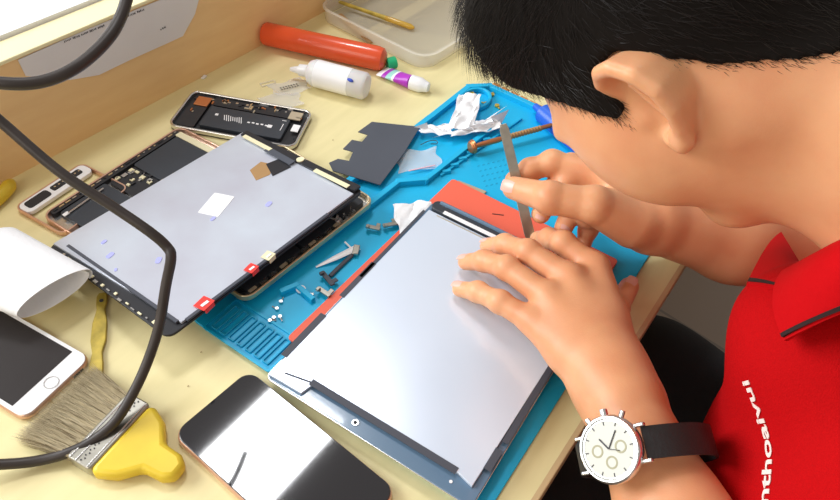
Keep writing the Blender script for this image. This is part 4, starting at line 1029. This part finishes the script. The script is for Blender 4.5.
# embroidered lettering running down the chest
cu = bpy.data.curves.new('embroidery_text', 'FONT'); cu.body = 'dienthoaivui'; cu.size = .020; cu.extrude = .0; cu.space_character = 1.0; cu.offset = .0004
tmp = bpy.data.objects.new('embroidery_text', cu); col.objects.link(tmp)
bpy.context.view_layer.update()
dg = bpy.context.evaluated_depsgraph_get(); me = bpy.data.meshes.new_from_object(tmp.evaluated_get(dg)); bpy.data.objects.remove(tmp)
tv = np.array([v.co[:] for v in me.vertices]); tfaces = [list(p.vertices) for p in me.polygons]
bvh = BVHTree.FromPolygons([Vector(v) for v in PV], PQ.tolist())
T_A, T_B = (768, 550), (749, 380)     # line of lettering from start to end
def shirt_hit(px, py):
    o = Vector((0, 0, CH)); d = (D(px, py, 1.0) - o).normalized(); return bvh.ray_cast(o, d)
hA, hB = shirt_hit(*T_A), shirt_hit(*T_B)
if hA[0] is not None and hB[0] is not None:
    A_, B_ = hA[0], hB[0]; tx = (B_ - A_); Lt = tx.length; tx.normalize(); nn = ((hA[1] + hB[1]) * .5).normalized()
    if nn.dot(camv(A_)) < 0: nn = -nn
    ty = nn.cross(tx).normalized(); sc = Lt / (tv[:, 0].max() - tv[:, 0].min()); nv = []
    for x, y, z in tv:
        q = A_ + tx * (x - tv[:, 0].min()) * sc + ty * (y * sc * .45) + nn * .03
        h = bvh.ray_cast(q, -nn, .12)
        nv.append((h[0] if h[0] is not None else q - nn * .03) + nn * .0008)
    me.clear_geometry(); me.from_pydata([tuple(v) for v in nv], [], tfaces); me.materials.clear(); me.materials.append(M['embro'])
    sm = bpy.data.objects.new('embroidered_lettering', me); link(sm, person); so = sm.modifiers.new('s', 'SOLIDIFY'); so.thickness = .0006; so.offset = 0

# ---------------- watch on the left wrist
wc = D(609, 449, .448)
fa_dir = Vector(wL - elL).normalized()
C0 = Vector(R[:, 0]); C1 = Vector(R[:, 1])
wn = (camv(wc) * .82 - C0 * .55 + C1 * .05).normalized(); wx = (C0 + C1 * .12); wx = (wx - wn * wx.dot(wn)).normalized()
ax0 = wn.cross(wx).normalized()
# centre of the forearm under the watch
seg_a, seg_b = Vector(elL), Vector(wL); tt = (wc - seg_a).dot(seg_b - seg_a) / (seg_b - seg_a).length_squared; axc = seg_a + (seg_b - seg_a) * tt
wt = thing('wrist_watch', 'steel wrist watch with pale dial and black leather strap on the left wrist', 'watch', mw=Matrix(((wx.x, ax0.x, wn.x, wc.x), (wx.y, ax0.y, wn.y, wc.y), (wx.z, ax0.z, wn.z, wc.z), (0, 0, 0, 1))))
RW = .0222
bm = B(); n = 48
prof = [(0, RW * .85), (.002, RW * .97), (.006, RW), (.008, RW * .98), (.0092, RW * .93), (.0092, RW * .88), (.0075, RW * .86), (.0075, 0.0001)]
rings = [[bm.verts.new((r * math.cos(2 * PI * k / n), r * math.sin(2 * PI * k / n), z - .008)) for k in range(n)] for z, r in prof]
for x, y in zip(rings, rings[1:]):
    for k in range(n): bm.faces.new((x[k], x[(k + 1) % n], y[(k + 1) % n], y[k]))
bm.faces.new(rings[0][::-1]); obj('case', bm, M['silver'], wt)
bm = B(); cyl(bm, (0, 0, -.0006), (0, 0, .0), RW * .86, n=48); obj('dial', bm, M['dial'], wt)
for (x, y) in ((-.0085, .0), (.0085, .0), (0, -.0085)):
    bm = B(); ring(bm, [(x + .0042 * math.cos(a), y + .0042 * math.sin(a)) for a in np.linspace(0, 2 * PI, 24, False)], [(x + .0030 * math.cos(a), y + .0030 * math.sin(a)) for a in np.linspace(0, 2 * PI, 24, False)], 0, .0002); obj('subdial', bm, M['dialgrey'], wt)
for k in range(12):
    a = k * PI / 6; bm = B(); box(bm, (math.cos(a) * RW * .74, math.sin(a) * RW * .74, .0002), (.0026, .0006, .0003), a); obj('hour_mark', bm, M['ink'], wt, smooth=False)
for L_, a, w_ in ((.009, 2.2, .0009), (.013, .95, .0007), (.008, -.3, .0004)):
    bm = B(); box(bm, (math.cos(a) * L_ / 2, math.sin(a) * L_ / 2, .0006), (L_, w_, .0003), a); obj('hand', bm, M['ink'], wt, smooth=False)
for a, r in ((PI / 2 - .0, .0026), (PI / 2 - .55, .0018), (PI / 2 + .55, .0018)):
    bm = B(); d = Vector((math.cos(a), math.sin(a), 0)); cyl(bm, d * RW * .98 + Vector((0, 0, -.004)), d * (RW + .004) + Vector((0, 0, -.004)), r, n=16); obj('crown' if r > .002 else 'pusher', bm, M['silver'], wt, bev=.0003)
for sx in (-1, 1):
    for sy in (-1, 1):
        bm = B(); box(bm, (sx * RW * .95, sy * .0112, -.0050), (.009, .0026, .004)); obj('lug', bm, M['silver'], wt, bev=.0008)
# strap: loop round the forearm in the plane across it
bpy.context.view_layer.update()
Mi = wt.matrix_basis.inverted(); ac = Mi @ axc
rx = .0325; 
cz = ac.z; cxx = ac.x
def strapf(u, v):
    # loop from one lug round the wrist to the other
    t0 = math.atan2(-.006 - cz, -RW - cxx); t1 = math.atan2(-.006 - cz, RW - cxx)
    r0 = math.hypot(-.006 - cz, -RW - cxx); r1 = math.hypot(-.006 - cz, RW - cxx)
    t = t1 - u * (t1 - (t0 - 2 * PI)) if t0 > 0 else t1 - u * (t1 - t0 if t1 > t0 + 3 else t1 - t0 + 2 * PI)
    e = math.sin(u * PI); r = (r1 * (1 - u) + r0 * u) * (1 - e) + e * rx
    return (cxx + r * math.cos(t), (v - .5) * .0205, cz + r * math.sin(t))
obj('strap', grid_sheet(strapf, 60, 6, .0024), M['leather'], wt)
bm = B()
ring(bm, [((RW * .84) * math.cos(2 * PI * k / n), (RW * .84) * math.sin(2 * PI * k / n)) for k in range(n)], [(RW * .80 * math.cos(2 * PI * k / n), RW * .80 * math.sin(2 * PI * k / n)) for k in range(n)], .0, .0004); obj('chapter_ring', bm, M['silver'], wt)

# ---------------- metal pry bar in the right hand
a, b = P(503, 124, .125), P(531, 240, .030)
a = P(503, 124, .118)
pr = thing('pry_bar', 'flat worn metal pry bar held upright between thumb and fingers', 'pry bar', b)
d = a - b; vd = camv(b); s = d.cross(vd).normalized(); up = s.cross(d).normalized()
def prf(t, wdt, th): return [d * t + s * wdt + up * th, d * t - s * wdt + up * th, d * t - s * wdt - up * th, d * t + s * wdt - up * th]
bm = B(); rr_ = [[bm.verts.new(p) for p in prf(t, w_, h_)] for t, w_, h_ in ((0, .0040, .0003), (.06, .0050, .0008), (.35, .0048, .0012), (.6, .0046, .0012), (.95, .0044, .0010), (1, .003, .0006))]
for x, y in zip(rr_, rr_[1:]):
    for k in range(4): bm.faces.new((x[k], x[(k + 1) % 4], y[(k + 1) % 4], y[k]))
bm.faces.new(rr_[0][::-1]); bm.faces.new(rr_[-1]); obj('bar', bm, M['steel'], pr, bev=.0003)

# small details belong to the part they sit on
NEST = {'crown': 'case', 'pusher': 'case', 'lug': 'case', 'hour_mark': 'dial', 'hand': 'dial', 'subdial': 'dial', 'chapter_ring': 'dial',
        'home_button': 'white_front', 'screen': 'white_front', 'charging_port': 'metal_body', 'battery_print': 'battery', 'ferrule_ridge': 'metal_ferrule',
        'embossed_dots': 'metal_ferrule', 'contact_pad': 'strip', 'printed_line': 'sheet', 'label_band': 'bottle_body', 'blue_mark': 'bottle_body', 'nozzle': 'bottle_body',
        'hole': 'blade', 'dark_tip': 'blade', 'camera_cutout': 'white_panel', 'speaker_cutout': 'white_panel', 'screw_heads': 'white_panel', 'tray_wall': 'tray_floor',
        'collar_stripe': 'collar_leaf', 'embroidered_lettering': 'polo_shirt', 'hair_strands': 'hair', 'cut_mark': 'pad_sheet',
        'white_sticker': 'reflector_sheet', 'ink_mark': 'reflector_sheet', 'burn_stain': 'reflector_sheet', 'black_tape': 'reflector_sheet',
        'camera_hole': 'glass', 'camera_lens': 'glass', 'sensor_dot': 'glass', 'chrome_rim': 'glass', 'white_connector_strip': 'driver_board_cover',
        'connector_strip': 'driver_board', 'rubber_dot': 'driver_board', 'knurling': 'shaft', 'plug': 'ribbon', 'slot_row': 'slot_border'}
kids = {}
for o in list(col.objects):
    if o.parent is not None: kids.setdefault(o.parent.name, []).append(o)
for root, ch in kids.items():
    last = {}
    for o in ch:
        b_ = o.name.split('.')[0]; tgt = NEST.get(b_)
        if tgt:
            c_ = [q for q in ch if q.name.split('.')[0] == tgt]
            if tgt == 'collar_leaf': c_ = c_[::-1] if o.name.endswith('.001') else c_
            if c_: o.parent = c_[0]
